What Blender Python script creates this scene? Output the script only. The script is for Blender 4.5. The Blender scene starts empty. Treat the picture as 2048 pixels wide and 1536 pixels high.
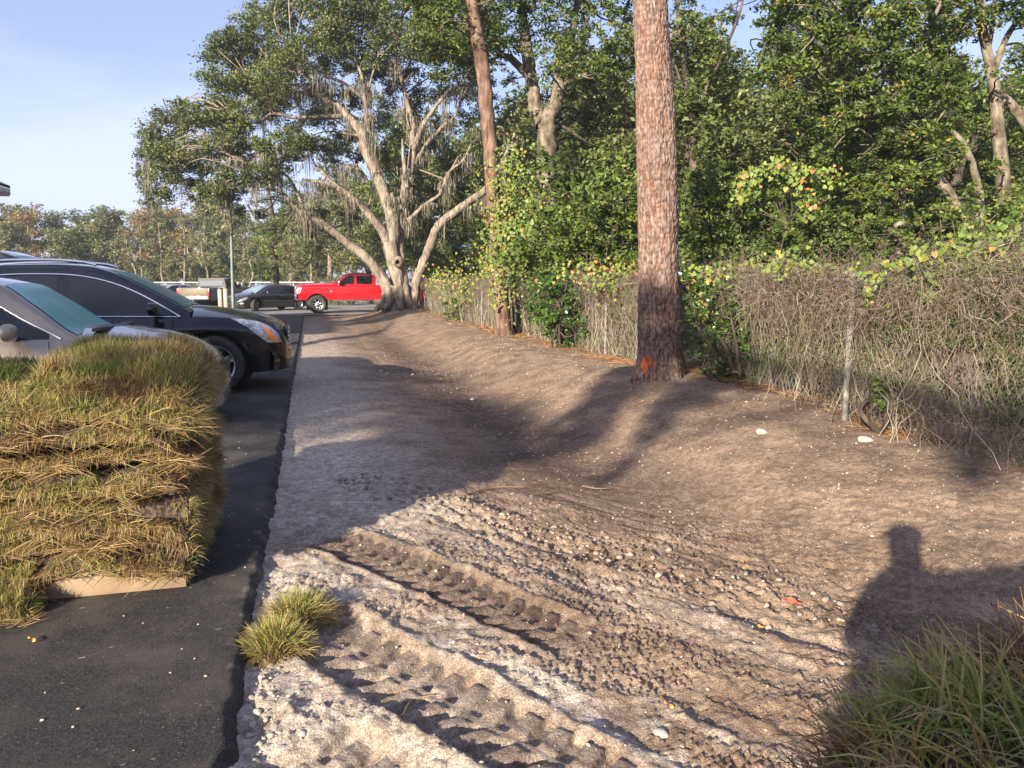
import bpy, bmesh, math, random
import numpy as np
from mathutils import Vector
R_ = math.radians
SC = bpy.context.scene
COL = SC.collection
random.seed(7); rng = np.random.default_rng(11)

# ---------------------------------------------------------------- camera
CAMH = 1.4; FPX = 1500.0; PITCH = math.atan(198/1500); YAW = R_(15)
cam = bpy.data.objects.new('camera', bpy.data.cameras.new('camera')); COL.objects.link(cam)
cam.location = (0, 0, CAMH); cam.rotation_euler = (R_(90)-PITCH, 0, -YAW)
cam.data.sensor_width = 36; cam.data.lens = FPX/2048*36
cam.data.clip_start = 0.05; cam.data.clip_end = 2000
SC.camera = cam
# ---------------------------------------------------------------- world, sun, exposure
SUN_EL = R_(18); SD = np.array([.688, .725])           # the way shadows run on the ground
world = bpy.data.worlds.new('World'); SC.world = world; world.use_nodes = True
nt = world.node_tree; nt.nodes.clear()
wo = nt.nodes.new('ShaderNodeOutputWorld'); bg = nt.nodes.new('ShaderNodeBackground')
sky = nt.nodes.new('ShaderNodeTexSky'); sky.sky_type = 'NISHITA'; sky.sun_disc = False
sky.sun_elevation = SUN_EL; sky.sun_rotation = math.atan2(-SD[0], -SD[1]) % (2*math.pi)
sky.air_density = 1.0; sky.dust_density = 1.0; sky.ozone_density = 2.0
# thin high cloud laid over the clear sky
tc = nt.nodes.new('ShaderNodeTexCoord'); mp = nt.nodes.new('ShaderNodeMapping'); mp.inputs['Scale'].default_value = (1.0, 1.0, 4.5)
nz = nt.nodes.new('ShaderNodeTexNoise'); nz.inputs['Scale'].default_value = 1.7; nz.inputs['Detail'].default_value = 5
cr = nt.nodes.new('ShaderNodeValToRGB'); cr.color_ramp.elements[0].position = .44; cr.color_ramp.elements[1].position = .68
cr.color_ramp.elements[0].color = (.24,.24,.24,1); cr.color_ramp.elements[1].color = (.62,.62,.62,1)
mx = nt.nodes.new('ShaderNodeMixRGB'); mx.inputs[2].default_value = (5.8, 6.2, 10.4, 1)
nt.links.new(tc.outputs['Generated'], mp.inputs['Vector']); nt.links.new(mp.outputs[0], nz.inputs['Vector'])
nt.links.new(nz.outputs['Fac'], cr.inputs[0]); nt.links.new(cr.outputs[0], mx.inputs[0])
nt.links.new(sky.outputs[0], mx.inputs[1]); nt.links.new(mx.outputs[0], bg.inputs['Color'])
bg.inputs['Strength'].default_value = 0.053
nt.links.new(bg.outputs[0], wo.inputs['Surface'])
sl = bpy.data.lights.new('sun', 'SUN'); sl.energy = 4.9; sl.angle = R_(.53); sl.color = (1, .87, .70)
sun = bpy.data.objects.new('sun', sl); COL.objects.link(sun)
sdir = Vector((SD[0]*math.cos(SUN_EL), SD[1]*math.cos(SUN_EL), -math.sin(SUN_EL)))
sun.rotation_euler = sdir.to_track_quat('-Z', 'Y').to_euler(); sun.location = (-10, -10, 20)
SC.view_settings.view_transform = 'Standard'; SC.view_settings.look = 'None'
SC.view_settings.exposure = 1.70; SC.view_settings.gamma = 1
SC.render.engine = 'CYCLES'
SC.cycles.max_bounces = 5; SC.cycles.diffuse_bounces = 3; SC.cycles.glossy_bounces = 2
SC.cycles.transmission_bounces = 3; SC.cycles.transparent_max_bounces = 4
SC.cycles.caustics_reflective = False; SC.cycles.caustics_refractive = False

# ---------------------------------------------------------------- pixel of the photograph -> place
ct, st = math.cos(PITCH), math.sin(PITCH)
FW = np.array([math.sin(YAW), math.cos(YAW), 0]); RW = np.array([math.cos(YAW), -math.sin(YAW), 0]); UP = np.array([0, 0, 1.])
CAM = np.array([0, 0, CAMH])
def ray(u, v):
    a = (u-1024)/FPX; b = (v-768)/FPX
    return RW*a + FW*(ct-b*st) - UP*(st+b*ct)
def P(u, v, d):
    r = ray(u, v); return CAM + r*(d/(r@FW))
def G(u, v, z=0.):
    r = ray(u, v); return CAM + r*((z-CAMH)/r[2])

# ---------------------------------------------------------------- noise
def hsh(i, j, k):
    h = (i.astype(np.int64)*374761393 + j.astype(np.int64)*668265263 + k.astype(np.int64)*2147483647 + 12345) & 0xffffffff
    h = ((h ^ (h >> 13))*1274126177) & 0xffffffff
    return ((h ^ (h >> 16)) & 0xffffff)/float(0xffffff)
def vn(x, y, z=None):
    x = np.asarray(x, float); y = np.asarray(y, float); z = np.zeros_like(x) if z is None else np.asarray(z, float)
    i, j, k = np.floor(x), np.floor(y), np.floor(z); f, g, h = x-i, y-j, z-k
    f = f*f*(3-2*f); g = g*g*(3-2*g); h = h*h*(3-2*h); r = 0
    for a in (0, 1):
        for b in (0, 1):
            for c in (0, 1):
                r = r + hsh(i+a, j+b, k+c)*(f if a else 1-f)*(g if b else 1-g)*(h if c else 1-h)
    return r*2-1
def vn2(x, y):
    i, j = np.floor(x), np.floor(y); f, g = x-i, y-j; k = np.zeros_like(i)
    f = f*f*(3-2*f); g = g*g*(3-2*g)
    return (hsh(i, j, k)*(1-f)*(1-g)+hsh(i+1, j, k)*f*(1-g)+hsh(i, j+1, k)*(1-f)*g+hsh(i+1, j+1, k)*f*g)*2-1
def fbm2(x, y, o=4, g=.5):
    x = np.asarray(x, float); y = np.asarray(y, float); r = 0; a = 1; n = 0
    for q in range(o):
        r = r + a*vn2(x*2**q+q*17.3, y*2**q-q*9.1); n += a; a *= g
    return r/n
def cell2(x, y, per=None):                                    # F1 and F2 of a cellular pattern
    i, j = np.floor(x), np.floor(y); f1 = np.full(x.shape, 9.); f2 = f1.copy(); idv = np.zeros(x.shape)
    for a in (-1, 0, 1):
        for b in (-1, 0, 1):
            ii = i+a; jj = j+b; iw = ii % per if per else ii; k = np.zeros_like(ii)
            px = ii+.15+.7*hsh(iw, jj, k); py = jj+.15+.7*hsh(iw, jj, k+5)
            d = np.hypot(px-x, py-y); nw = d < f1
            f2 = np.where(nw, f1, np.minimum(f2, d)); idv = np.where(nw, hsh(iw, jj, k+9), idv); f1 = np.where(nw, d, f1)
    return f1, f2, idv
def sstep(a, b, x):
    t = np.clip((x-a)/(b-a), 0, 1); return t*t*(3-2*t)

# ---------------------------------------------------------------- objects and tags
def tag(o, label=None, cat=None, group=None, kind=None):
    if label: o['label'] = label
    if cat: o['category'] = cat
    if group: o['group'] = group
    if kind: o['kind'] = kind
    return o
def empty(name, loc=(0, 0, 0), rz=0, label=None, cat=None, group=None):
    o = bpy.data.objects.new(name, None); COL.objects.link(o); o.location = loc; o.rotation_euler = (0, 0, rz)
    o.empty_display_size = .1
    return tag(o, label, cat, group)
def link(me, name, mat, parent=None):
    o = bpy.data.objects.new(name, me); COL.objects.link(o)
    if mat: me.materials.append(mat)
    if parent is not None: o.parent = parent
    return o
def npm(name, V, Q, mat, parent=None, smooth=False, at=None, org=None):
    """one mesh object out of numpy arrays; at = {attribute: value per vertex}; org = the parent's place when V is in world space"""
    V = np.asarray(V, np.float32); Q = np.asarray(Q, np.int32)
    if org is not None: V = V - np.asarray(org, np.float32)
    me = bpy.data.meshes.new(name); n = Q.shape[1]
    me.vertices.add(len(V)); me.vertices.foreach_set('co', V.ravel())
    me.loops.add(Q.size); me.loops.foreach_set('vertex_index', Q.ravel())
    me.polygons.add(len(Q)); me.polygons.foreach_set('loop_start', np.arange(0, Q.size, n, dtype=np.int32))
    if smooth: me.polygons.foreach_set('use_smooth', np.ones(len(Q), bool))
    for k, a in (at or {}).items():
        t = me.attributes.new(k, 'FLOAT', 'POINT'); t.data.foreach_set('value', np.asarray(a, np.float32).ravel())
    me.update(calc_edges=True)
    return link(me, name, mat, parent)
class MB:
    """collects quads (and triangles as doubled-corner-free separate list) for one mesh"""
    def __init__(s): s.v = []; s.q = []; s.n = 0; s.a = []
    def add(s, V, Q, a=0.):
        V = np.asarray(V, float); s.v.append(V); s.q.append(np.asarray(Q, int)+s.n); s.n += len(V)
        s.a.append(np.full(len(V), a) if np.isscalar(a) else np.asarray(a)); return s
    def build(s, name, mat, parent=None, smooth=False, org=None):
        return npm(name, np.concatenate(s.v), np.concatenate(s.q), mat, parent, smooth, {'v': np.concatenate(s.a)}, org)
BQ = np.array([[0,1,3,2],[4,6,7,5],[0,4,5,1],[2,3,7,6],[0,2,6,4],[1,5,7,3]])
def boxv(c, s, rz=0, ry=0):
    V = np.array([[x, y, z] for x in (-.5, .5) for y in (-.5, .5) for z in (-.5, .5)])*np.array(s)
    if ry: c_, s_ = math.cos(ry), math.sin(ry); V = V@np.array([[c_, 0, -s_], [0, 1, 0], [s_, 0, c_]])
    if rz: c_, s_ = math.cos(rz), math.sin(rz); V = V@np.array([[c_, s_, 0], [-s_, c_, 0], [0, 0, 1]])
    return V+np.array(c)
def box(mb, c, s, rz=0, ry=0, a=0.): mb.add(boxv(c, s, rz, ry), BQ, a)
def bevobj(o, w=.01, seg=2):
    m = o.modifiers.new('bevel', 'BEVEL'); m.width = w; m.segments = seg; m.limit_method = 'ANGLE'; return o
def grid_q(nr, nc, wrap=False):
    i = np.arange(nr-1)[:, None]*nc; m = nc if wrap else nc-1; j = np.arange(m)[None, :]; j2 = (j+1) % nc
    return np.stack([i+j, i+j2, i+nc+j2, i+nc+j], -1).reshape(-1, 4)
def smooth_path(pts, rad, k=5):
    pts = np.asarray(pts, float); rad = np.asarray(rad, float); n = len(pts)
    if n < 3: t = np.linspace(0, 1, k+1)[:, None]; return pts[0]*(1-t)+pts[1]*t, rad[0]*(1-t[:, 0])+rad[1]*t[:, 0]
    e = np.vstack([2*pts[0]-pts[1], pts, 2*pts[-1]-pts[-2]]); o = []; r = []
    for i in range(n-1):
        p0, p1, p2, p3 = e[i:i+4]
        for t in np.arange(k)/k:
            o.append(.5*((2*p1)+(p2-p0)*t+(2*p0-5*p1+4*p2-p3)*t*t+(-p0+3*p1-3*p2+p3)*t**3)); r.append(rad[i]*(1-t)+rad[i+1]*t)
    o.append(pts[-1]); r.append(rad[-1]); return np.array(o), np.array(r)
def tubev(p, r, n=8, rough=0., seed=0, closed=True):
    p = np.asarray(p, float); m = len(p); r = np.broadcast_to(np.asarray(r, float), (m,))
    t = np.gradient(p, axis=0); t /= np.linalg.norm(t, axis=1)[:, None]+1e-9
    ref = np.array([1, .3, 0]) if abs(t[:, 2]).mean() > .6 else np.array([0, 0, 1.])
    a = np.cross(t, ref); a /= np.linalg.norm(a, axis=1)[:, None]+1e-9; b = np.cross(t, a)
    th = np.arange(n)*2*math.pi/n
    rr = np.repeat(r[:, None], n, 1)
    if rough:
        s = np.concatenate([[0], np.cumsum(np.linalg.norm(np.diff(p, axis=0), axis=1))])
        S, T = np.meshgrid(s, th, indexing='ij')
        rr = rr*(1+rough*vn(np.cos(T)*1.6+seed, np.sin(T)*1.6+seed*2, S/np.maximum(r.max()*2.2, .05)))
    V = p[:, None]+rr[..., None]*(a[:, None]*np.cos(th)[None, :, None]+b[:, None]*np.sin(th)[None, :, None])
    return V.reshape(-1, 3), grid_q(m, n, True)
def tube(mb, p, r, n=8, rough=0., seed=0, a=0.):
    V, Q = tubev(p, r, n, rough, seed); mb.add(V, Q, a)
def lathe(prof, n=32, axis='y'):
    pr = np.array(prof, float); th = np.arange(n)*2*math.pi/n
    V = np.stack([pr[:, 0][:, None]*np.cos(th), np.repeat(pr[:, 1][:, None], n, 1), pr[:, 0][:, None]*np.sin(th)], -1)
    return V.reshape(-1, 3), grid_q(len(pr), n, True)
def runit(n):
    v = rng.normal(size=(n, 3)); return v/np.linalg.norm(v, axis=1)[:, None]
def leaves(C, size, flat=.35, aspect=.5):
    """rhombic leaves at C; size per leaf"""
    n = len(C); size = np.broadcast_to(size, (n,))
    d = runit(n); d[:, 2] *= .6; d[:, 2] -= .15; d /= np.linalg.norm(d, axis=1)[:, None]
    nn = runit(n); nn[:, 2] = np.abs(nn[:, 2])+flat; w = np.cross(d, nn); w /= np.linalg.norm(w, axis=1)[:, None]+1e-9
    L = size[:, None]; W = L*aspect*.5; up = np.cross(w, d)
    V = np.stack([C-d*L*.5, C+w*W-up*L*.06, C+d*L*.5, C-w*W-up*L*.06], 1)
    return V.reshape(-1, 3), np.arange(4*n).reshape(n, 4)
def blades(B, D, L, W, bend, segs=3):
    """tapered grass blades: root B, unit direction D, length L, width W; bend = pull towards -z"""
    n = len(B); L = np.broadcast_to(L, (n,)); W = np.broadcast_to(W, (n,)); bend = np.broadcast_to(bend, (n,))
    side = np.cross(D, np.array([0, 0, 1.])+rng.normal(0, .5, (n, 3))); side /= np.linalg.norm(side, axis=1)[:, None]+1e-9
    out = []; p = B.copy(); d = D.copy(); st_ = (L/segs)[:, None]
    for k in range(segs+1):
        w = (W*(1-(k/segs)**1.6)*.5+.0003)[:, None]
        out += [p-side*w, p+side*w]
        p = p+d*st_; d = d+np.array([0, 0, -1.])*bend[:, None]/segs; d /= np.linalg.norm(d, axis=1)[:, None]
    V = np.stack(out, 1); q = []
    for k in range(segs): q.append(np.stack([np.arange(n)*2*(segs+1)+2*k+o for o in (0, 1, 3, 2)], 1))
    return V.reshape(-1, 3), np.concatenate(q), 2*(segs+1)

# ---------------------------------------------------------------- materials
MATS = {}
def nodes(m): return m.node_tree.nodes, m.node_tree.links
def pbr(name, col, rough=.6, metal=0., spec=.5, coat=0., emit=None):
    if name in MATS: return MATS[name]
    m = bpy.data.materials.new(name); m.use_nodes = True; b = m.node_tree.nodes['Principled BSDF']
    b.inputs['Base Color'].default_value = (*col, 1); b.inputs['Roughness'].default_value = rough
    b.inputs['Metallic'].default_value = metal; b.inputs['Specular IOR Level'].default_value = spec
    b.inputs['Coat Weight'].default_value = coat; b.inputs['Coat Roughness'].default_value = .04
    MATS[name] = m; return m
def dirty(name, col, col2, scale=6., rough=.7, metal=0., coat=0., bump=.0, detail=5, lo=.4, hi=.65, space='Object'):
    """a surface whose colour wanders between two tones"""
    m = pbr(name, col, rough, metal, coat=coat); N, K = nodes(m); b = N['Principled BSDF']
    t = N.new('ShaderNodeTexCoord'); n = N.new('ShaderNodeTexNoise'); n.inputs['Scale'].default_value = scale; n.inputs['Detail'].default_value = detail
    r = N.new('ShaderNodeValToRGB'); r.color_ramp.elements[0].position = lo; r.color_ramp.elements[1].position = hi
    r.color_ramp.elements[0].color = (*col, 1); r.color_ramp.elements[1].color = (*col2, 1)
    K.new(t.outputs[space], n.inputs['Vector']); K.new(n.outputs['Fac'], r.inputs[0]); K.new(r.outputs[0], b.inputs['Base Color'])
    if bump:
        bu = N.new('ShaderNodeBump'); bu.inputs['Strength'].default_value = bump; bu.inputs['Distance'].default_value = .02
        K.new(n.outputs['Fac'], bu.inputs['Height']); K.new(bu.outputs[0], b.inputs['Normal'])
    return m
def leafmat(name, stops, trans=.3, rough=.5, spec=.35):
    """per-leaf value v picks the colour; thin leaves let some light through"""
    m = bpy.data.materials.new(name); m.use_nodes = True; N, K = nodes(m); b = N['Principled BSDF']; o = N['Material Output']
    a = N.new('ShaderNodeAttribute'); a.attribute_name = 'v'; r = N.new('ShaderNodeValToRGB'); e = r.color_ramp.elements
    while len(e) < len(stops): e.new(.5)
    for q, (p, c) in enumerate(stops): e[q].position = p; e[q].color = (*c, 1)
    K.new(a.outputs['Fac'], r.inputs[0]); K.new(r.outputs[0], b.inputs['Base Color'])
    b.inputs['Roughness'].default_value = rough; b.inputs['Specular IOR Level'].default_value = spec
    if trans:
        t = N.new('ShaderNodeBsdfTranslucent'); mi = N.new('ShaderNodeMixShader'); mi.inputs[0].default_value = trans
        K.new(r.outputs[0], t.inputs['Color']); K.new(b.outputs[0], mi.inputs[1]); K.new(t.outputs[0], mi.inputs[2]); K.new(mi.outputs[0], o.inputs['Surface'])
    MATS[name] = m; return m
def barkmat(name, c1, c2, c3, scale=9., zs=.22, bump=.6, crack=.0):
    m = pbr(name, c1, .9, spec=.15); N, K = nodes(m); b = N['Principled BSDF']
    t = N.new('ShaderNodeTexCoord'); mp = N.new('ShaderNodeMapping'); mp.inputs['Scale'].default_value = (1, 1, zs)
    n = N.new('ShaderNodeTexNoise'); n.inputs['Scale'].default_value = scale; n.inputs['Detail'].default_value = 7; n.inputs['Roughness'].default_value = .65
    n2 = N.new('ShaderNodeTexNoise'); n2.inputs['Scale'].default_value = 1.3; n2.inputs['Detail'].default_value = 4
    r = N.new('ShaderNodeValToRGB'); e = r.color_ramp.elements; e.new(.5)
    for q, (p, c) in enumerate(((.36, c3), (.5, c1), (.64, c2))): e[q].position = p; e[q].color = (*c, 1)
    mi = N.new('ShaderNodeMixRGB'); mi.blend_type = 'MULTIPLY'; mi.inputs[0].default_value = .5
    r2 = N.new('ShaderNodeValToRGB'); r2.color_ramp.elements[0].color = (.55, .55, .55, 1); r2.color_ramp.elements[0].position = .35; r2.color_ramp.elements[1].position = .6
    bu = N.new('ShaderNodeBump'); bu.inputs['Strength'].default_value = bump; bu.inputs['Distance'].default_value = .05
    K.new(t.outputs['Object'], mp.inputs[0]); K.new(mp.outputs[0], n.inputs['Vector']); K.new(t.outputs['Object'], n2.inputs['Vector'])
    K.new(n.outputs['Fac'], r.inputs[0]); K.new(n2.outputs['Fac'], r2.inputs[0]); K.new(r.outputs[0], mi.inputs[1]); K.new(r2.outputs[0], mi.inputs[2])
    K.new(mi.outputs[0], b.inputs['Base Color']); K.new(n.outputs['Fac'], bu.inputs['Height']); K.new(bu.outputs[0], b.inputs['Normal'])
    return m
# ================================================================ TERRAIN
AX = -.27                                             # the edge of the new asphalt
TD = np.array([.56, -.83]); ND = np.array([.83, .56])  # along and across the tyre tracks
def H(x, y):
    """smooth lie of the land"""
    x = np.asarray(x, float); y = np.asarray(y, float)
    sw = .22*(.45+.55*sstep(2.5, 6, y))*(1-.75*sstep(20, 30, y))
    z = np.interp(x, [-.35, .6, 1.3, 2.1, 2.9, 3.9, 4.6, 6, 9, 15], [-.05, -.045, -.1, 0, .02, .17, .21, .14, .05, 0])
    z = z - sw*np.exp(-((x-2.3)/.62)**2)*1.0
    z = z + .16*np.exp(-(((x-4.2)/1.1)**2+((y-8.3)/1.5)**2)) + .10*np.exp(-(((x-3.2)/.9)**2+((y-14)/3)**2))
    z = z + .22*np.exp(-(((x-3.75)/2.0)**2+((y-34.3)/3.2)**2))
    far = sstep(36, 40, y); z = z*(1-far)+(-.02)*far
    lf = sstep(-.6, -.9, x) if False else np.where(x < -.5, 1., 0.)
    z = np.where(x < -.45, -.12, z)
    return z
def track(x, y, c0, hw, t0, t1, per, depth=.035, ph=0., lug=.022):
    c = ND[0]*x+ND[1]*y; t = TD[0]*x+TD[1]*y
    wob = .03*vn2(t*1.1+c0*7, t*0+3.1); u = (c-c0-wob)/hw; au = np.abs(u)
    on = sstep(t0-.06, t0+.06, t)*(1-sstep(t1-.3, t1+.1, t))
    jit = .12*vn2(x*9+5, y*9)
    z = -depth*(1-sstep(.85, 1.08, au+jit*.5))+.022*np.exp(-((au-1.16+jit*.3)/.14)**2)*(.55+.7*vn2(t*9+c0, u*3))
    for s in (-1, 1):
        w = (t+s*.24*hw*u)/per+ph+(.5 if s > 0 else 0)+.06*vn2(t*5, c*5); f = w-np.floor(w)
        bar = sstep(.10, .17, f)*(1-sstep(.50, .58, f)); side = sstep(.10, .17, s*u)*(1-sstep(.80, .90, s*u))
        z = z-lug*bar*side*(1+.4*vn2(t*8+s*3, c*8))+.5*lug*side*(1-bar)*(1+.7*vn2(t*11, c*11+s*5))
    return z*on, (1-sstep(.95, 1.35, au))*on
def near_w(x, y): return sstep(6.2, 4.2, y)
def dirt_z(x, y):
    z = H(x, y); c0_ = ND[0]*x+ND[1]*y; t0_ = TD[0]*x+TD[1]*y; onT = np.clip(sstep(.26, .14, np.abs(c0_-2.46))*sstep(-3.6, -3.5, t0_)*sstep(-1.6, -1.9, t0_)+sstep(.28, .15, np.abs(c0_-1.74))*sstep(-2.8, -2.6, t0_)+sstep(.28, .15, np.abs(c0_-1.22))*sstep(-2.0, -1.9, t0_), 0, 1); c = ND[0]*x+ND[1]*y; t = TD[0]*x+TD[1]*y
    edge = sstep(7.0, 6.4, x)*sstep(37.0, 36.2, y)
    lump = fbm2(x*1.3, y*1.3, 3)*.022+fbm2(x*6, y*6, 3)*.008
    fine = fbm2(x*19+3, y*19, 3)*.009
    rough = .22+1.25*sstep(5.2, 3.4, y)
    z = z+(lump*(1-.6*onT)+fine*rough*(1-.75*onT))*edge
    nr = near_w(x, y)*sstep(4.2, 2.6, x+.15*y)
    # furrows dragged along the machine's way
    fur = fbm2(c*5.5+1.7, t*.9, 3)*.030+np.abs(fbm2(c*13, t*1.6+4, 2))*-.016
    trk = np.exp(-((c-2.46)/.3)**2)*sstep(-1., -1.6, t)+np.exp(-((c-1.74)/.28)**2)
    z = z+fur*nr*(1-.9*np.clip(trk, 0, 1))
    f1, f2, idc = cell2(x*46+3*fbm2(x*9, y*9, 2), y*46); z = z+(1-.85*onT)*nr*.022*np.clip(.55-f1, 0, 1)*(idc > .45)*sstep(-.35, .15, fbm2(x*4, y*4+9, 3))
    cm = sstep(2.75, 3.0, c)*sstep(4.6, 4.0, c)+.6*sstep(.2, .4, np.abs(c-2.1))*sstep(2.9, 2.7, c); rk = fbm2(c*7+.8*fbm2(x*3, y*3, 2), t*1.9+3, 3); z = z-nr*.014*sstep(.045, .0, np.abs(rk))*cm*(1-onT)
    f1, f2, ide = cell2(x*17+2*fbm2(x*5, y*5, 2), y*17+7); z = z+nr*(1-onT)*.03*np.clip(.5-f1, 0, 1)*(ide > .62)*sstep(-.1, .3, fbm2(x*2.6+3, y*2.6, 3))
    # cracked crust and clods along the middle band
    band = np.exp(-((c-3.42)/.24)**2)*sstep(-5.1, -4.3, t)*(1-sstep(-.6, .6, t))
    f1, f2, _ = cell2(x*9+fbm2(x*4, y*4, 2), y*9+fbm2(x*4+9, y*4, 2)); z = z+band*(.045*np.clip(f2-f1, 0, .5)-.010+.03*np.clip(fbm2(x*5, y*5, 2), 0, 1))
    f1, f2, _ = cell2(x*30, y*30); cl = (np.clip(.42-f1, 0, 1))*.05*sstep(.0, .5, fbm2(x*3.1+7, y*3.1, 3)+.25*nr-.05)
    z = z+cl*(.25+.75*nr)*edge*(1-.8*onT)
    M = []
    for a in ((2.46, .175, -3.55, -1.7, .105, .018, 0.), (1.74, .19, -2.72, 3, .125, .024, .3), (1.22, .19, -1.95, 3, .13, .026, .15)):
        dz, m = track(x, y, a[0], a[1], a[2], a[3], a[4], a[5], a[6], lug=.019); z = z+dz; M.append(m)
    return z, M, nr

XC = np.concatenate([np.arange(-.36, 3.3, .0105), 3.3+np.cumsum(np.linspace(.011, .05, 122))])
XC = XC[XC < 7.0]; XC = np.append(XC, 7.0)
ys = [.3]
while ys[-1] < 37: ys.append(ys[-1]+max(.0085 if ys[-1] > 1.3 else .04, .0042*ys[-1]))
YC = np.array(ys); X, Y = np.meshgrid(XC, YC)
Z, TM, NR = dirt_z(X, Y)
c_ = ND[0]*X+ND[1]*Y; t_ = TD[0]*X+TD[1]*Y
# where the pale sand lies (s), the dark brown soil (b)
wn = fbm2(X*1.7+4, Y*1.7, 4); wn2 = fbm2(c_*5+2, t_*1.2, 4)+.35*fbm2(X*11, Y*11, 3)
sand = sstep(1.3, .1, X+.35*wn)*sstep(40, 5, Y)*.75
sand = np.maximum(sand, near_w(X, Y)*sstep(2.4, 2.1, c_+.25*wn2)*sstep(.0, .5, .36+wn2*1.25))
sand = np.maximum(sand, .75*near_w(X, Y)*np.exp(-((c_-3.0)/.17)**2)*sstep(-.2, .3, wn2))
sand = sand*(1-.85*TM[0])*(1-.55*TM[1])*(1-.45*TM[2])
sand = sand*(1-.6*sstep(.1, .5, wn2+.1)*near_w(X, Y))
soil = .8*np.exp(-((X-2.1)/.7)**2)*(.5+.5*sstep(25, 8, Y))*sstep(3.5, 6, Y)+.6*TM[0]+.35*TM[1]+.25*TM[2]+.25*sstep(0, .5, wn)
V = np.stack([X, Y, Z], -1).reshape(-1, 3)
m = pbr('dirt_soil', (.3, .24, .19), .95, spec=.15); N, K = nodes(m); b = N['Principled BSDF']
def attr(k):
    a = N.new('ShaderNodeAttribute'); a.attribute_name = k; return a.outputs['Fac']
tc = N.new('ShaderNodeTexCoord')
def noise(s, d=5, rg=.6):
    n = N.new('ShaderNodeTexNoise'); n.inputs['Scale'].default_value = s; n.inputs['Detail'].default_value = d; n.inputs['Roughness'].default_value = rg
    K.new(tc.outputs['Object'], n.inputs['Vector']); return n.outputs['Fac']
def ramp(src, p0, c0, p1, c1):
    r = N.new('ShaderNodeValToRGB'); r.color_ramp.elements[0].position = p0; r.color_ramp.elements[1].position = p1
    r.color_ramp.elements[0].color = (*c0, 1); r.color_ramp.elements[1].color = (*c1, 1); K.new(src, r.inputs[0]); return r.outputs[0]
def mix(f, a, b_, mode='MIX'):
    q = N.new('ShaderNodeMixRGB'); q.blend_type = mode
    for i, s in enumerate((f, a, b_)):
        if isinstance(s, (int, float)): q.inputs[i].default_value = s
        elif isinstance(s, tuple): q.inputs[i].default_value = (*s, 1)
        else: K.new(s, q.inputs[i])
    return q.outputs[0]
base = ramp(noise(3.1, 8), .35, (.195, .138, .096), .65, (.38, .28, .20))
snd = ramp(noise(14, 8, .7), .38, (.43, .375, .31), .62, (.72, .645, .54))
drk = ramp(noise(9, 6), .35, (.085, .06, .046), .68, (.165, .118, .09))
k1 = mix(attr('soil'), base, drk); k2 = mix(attr('sand'), k1, snd)
vo = N.new('ShaderNodeTexVoronoi'); vo.inputs['Scale'].default_value = 62; K.new(tc.outputs['Object'], vo.inputs['Vector'])
peb = ramp(vo.outputs['Distance'], .16, (1, 1, 1), .24, (0, 0, 0))
vsel = N.new('ShaderNodeSeparateColor'); K.new(vo.outputs['Color'], vsel.inputs[0])
psel = ramp(vsel.outputs[0], .52, (0, 0, 0), .62, (1, 1, 1))
pm = mix(1.0, peb, psel, 'MULTIPLY'); k3 = mix(pm, k2, (.50, .43, .355))
grit = ramp(noise(150, 3, .7), .36, (.55, .53, .51), .62, (1.2, 1.2, 1.2)); k4 = mix(1.0, k3, grit, 'MULTIPLY'); k4 = mix(.65, k4, ramp(noise(24, 7, .72), .42, (.50, .47, .45), .56, (1.12, 1.12, 1.12)), 'MULTIPLY')
K.new(k4, b.inputs['Base Color'])
bu = N.new('ShaderNodeBump'); bu.inputs['Strength'].default_value = 1.; bu.inputs['Distance'].default_value = .013
hm = N.new('ShaderNodeMath'); hm.operation = 'ADD'; K.new(noise(85, 5, .7), hm.inputs[0]); K.new(pm, hm.inputs[1]); K.new(hm.outputs[0], bu.inputs['Height']); K.new(bu.outputs[0], b.inputs['Normal'])
DIRT = m
tag(npm('dirt_strip', V, grid_q(len(YC), len(XC)), DIRT, None, True, {'sand': np.clip(sand, 0, 1), 'soil': np.clip(soil, 0, 1)}), kind='structure')
def DZ(x, y): return float(dirt_z(np.array([x*1.]), np.array([y*1.]))[0][0])
def DZa(x, y): return dirt_z(np.asarray(x, float), np.asarray(y, float))[0]

# wide ground sheet out to the horizon
def lines(lo, hi, a, b_, st):
    c = np.arange(a, b_+1e-6, st); g = [a]; d = st
    while g[-1] > lo: d *= 1.35; g.append(g[-1]-d)
    h = [b_]; d = st
    while h[-1] < hi: d *= 1.35; h.append(h[-1]+d)
    return np.concatenate([g[:0:-1], c, h[1:]])
gx = np.unique(np.concatenate([lines(-900, 900, -1, 16, .5), [7.0, -.45, -.46, -.5]])); gy = np.unique(np.concatenate([lines(-900, 900, -2, 48, .5), [.3]]))
GX, GY = np.meshgrid(gx, gy); ins = sstep(0, .5, GX+.3)*sstep(7, 6.4, GX)*sstep(.3, .8, GY)*sstep(37, 36.4, GY)
GZ = H(GX, GY)-.006-.16*ins
m = dirty('forest_ground', (.10, .075, .05), (.20, .15, .10), 2.2, .95, detail=9, bump=.5)
tag(npm('ground', np.stack([GX, GY, GZ], -1).reshape(-1, 3), grid_q(len(gy), len(gx)), m, None, True), kind='structure')

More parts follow.
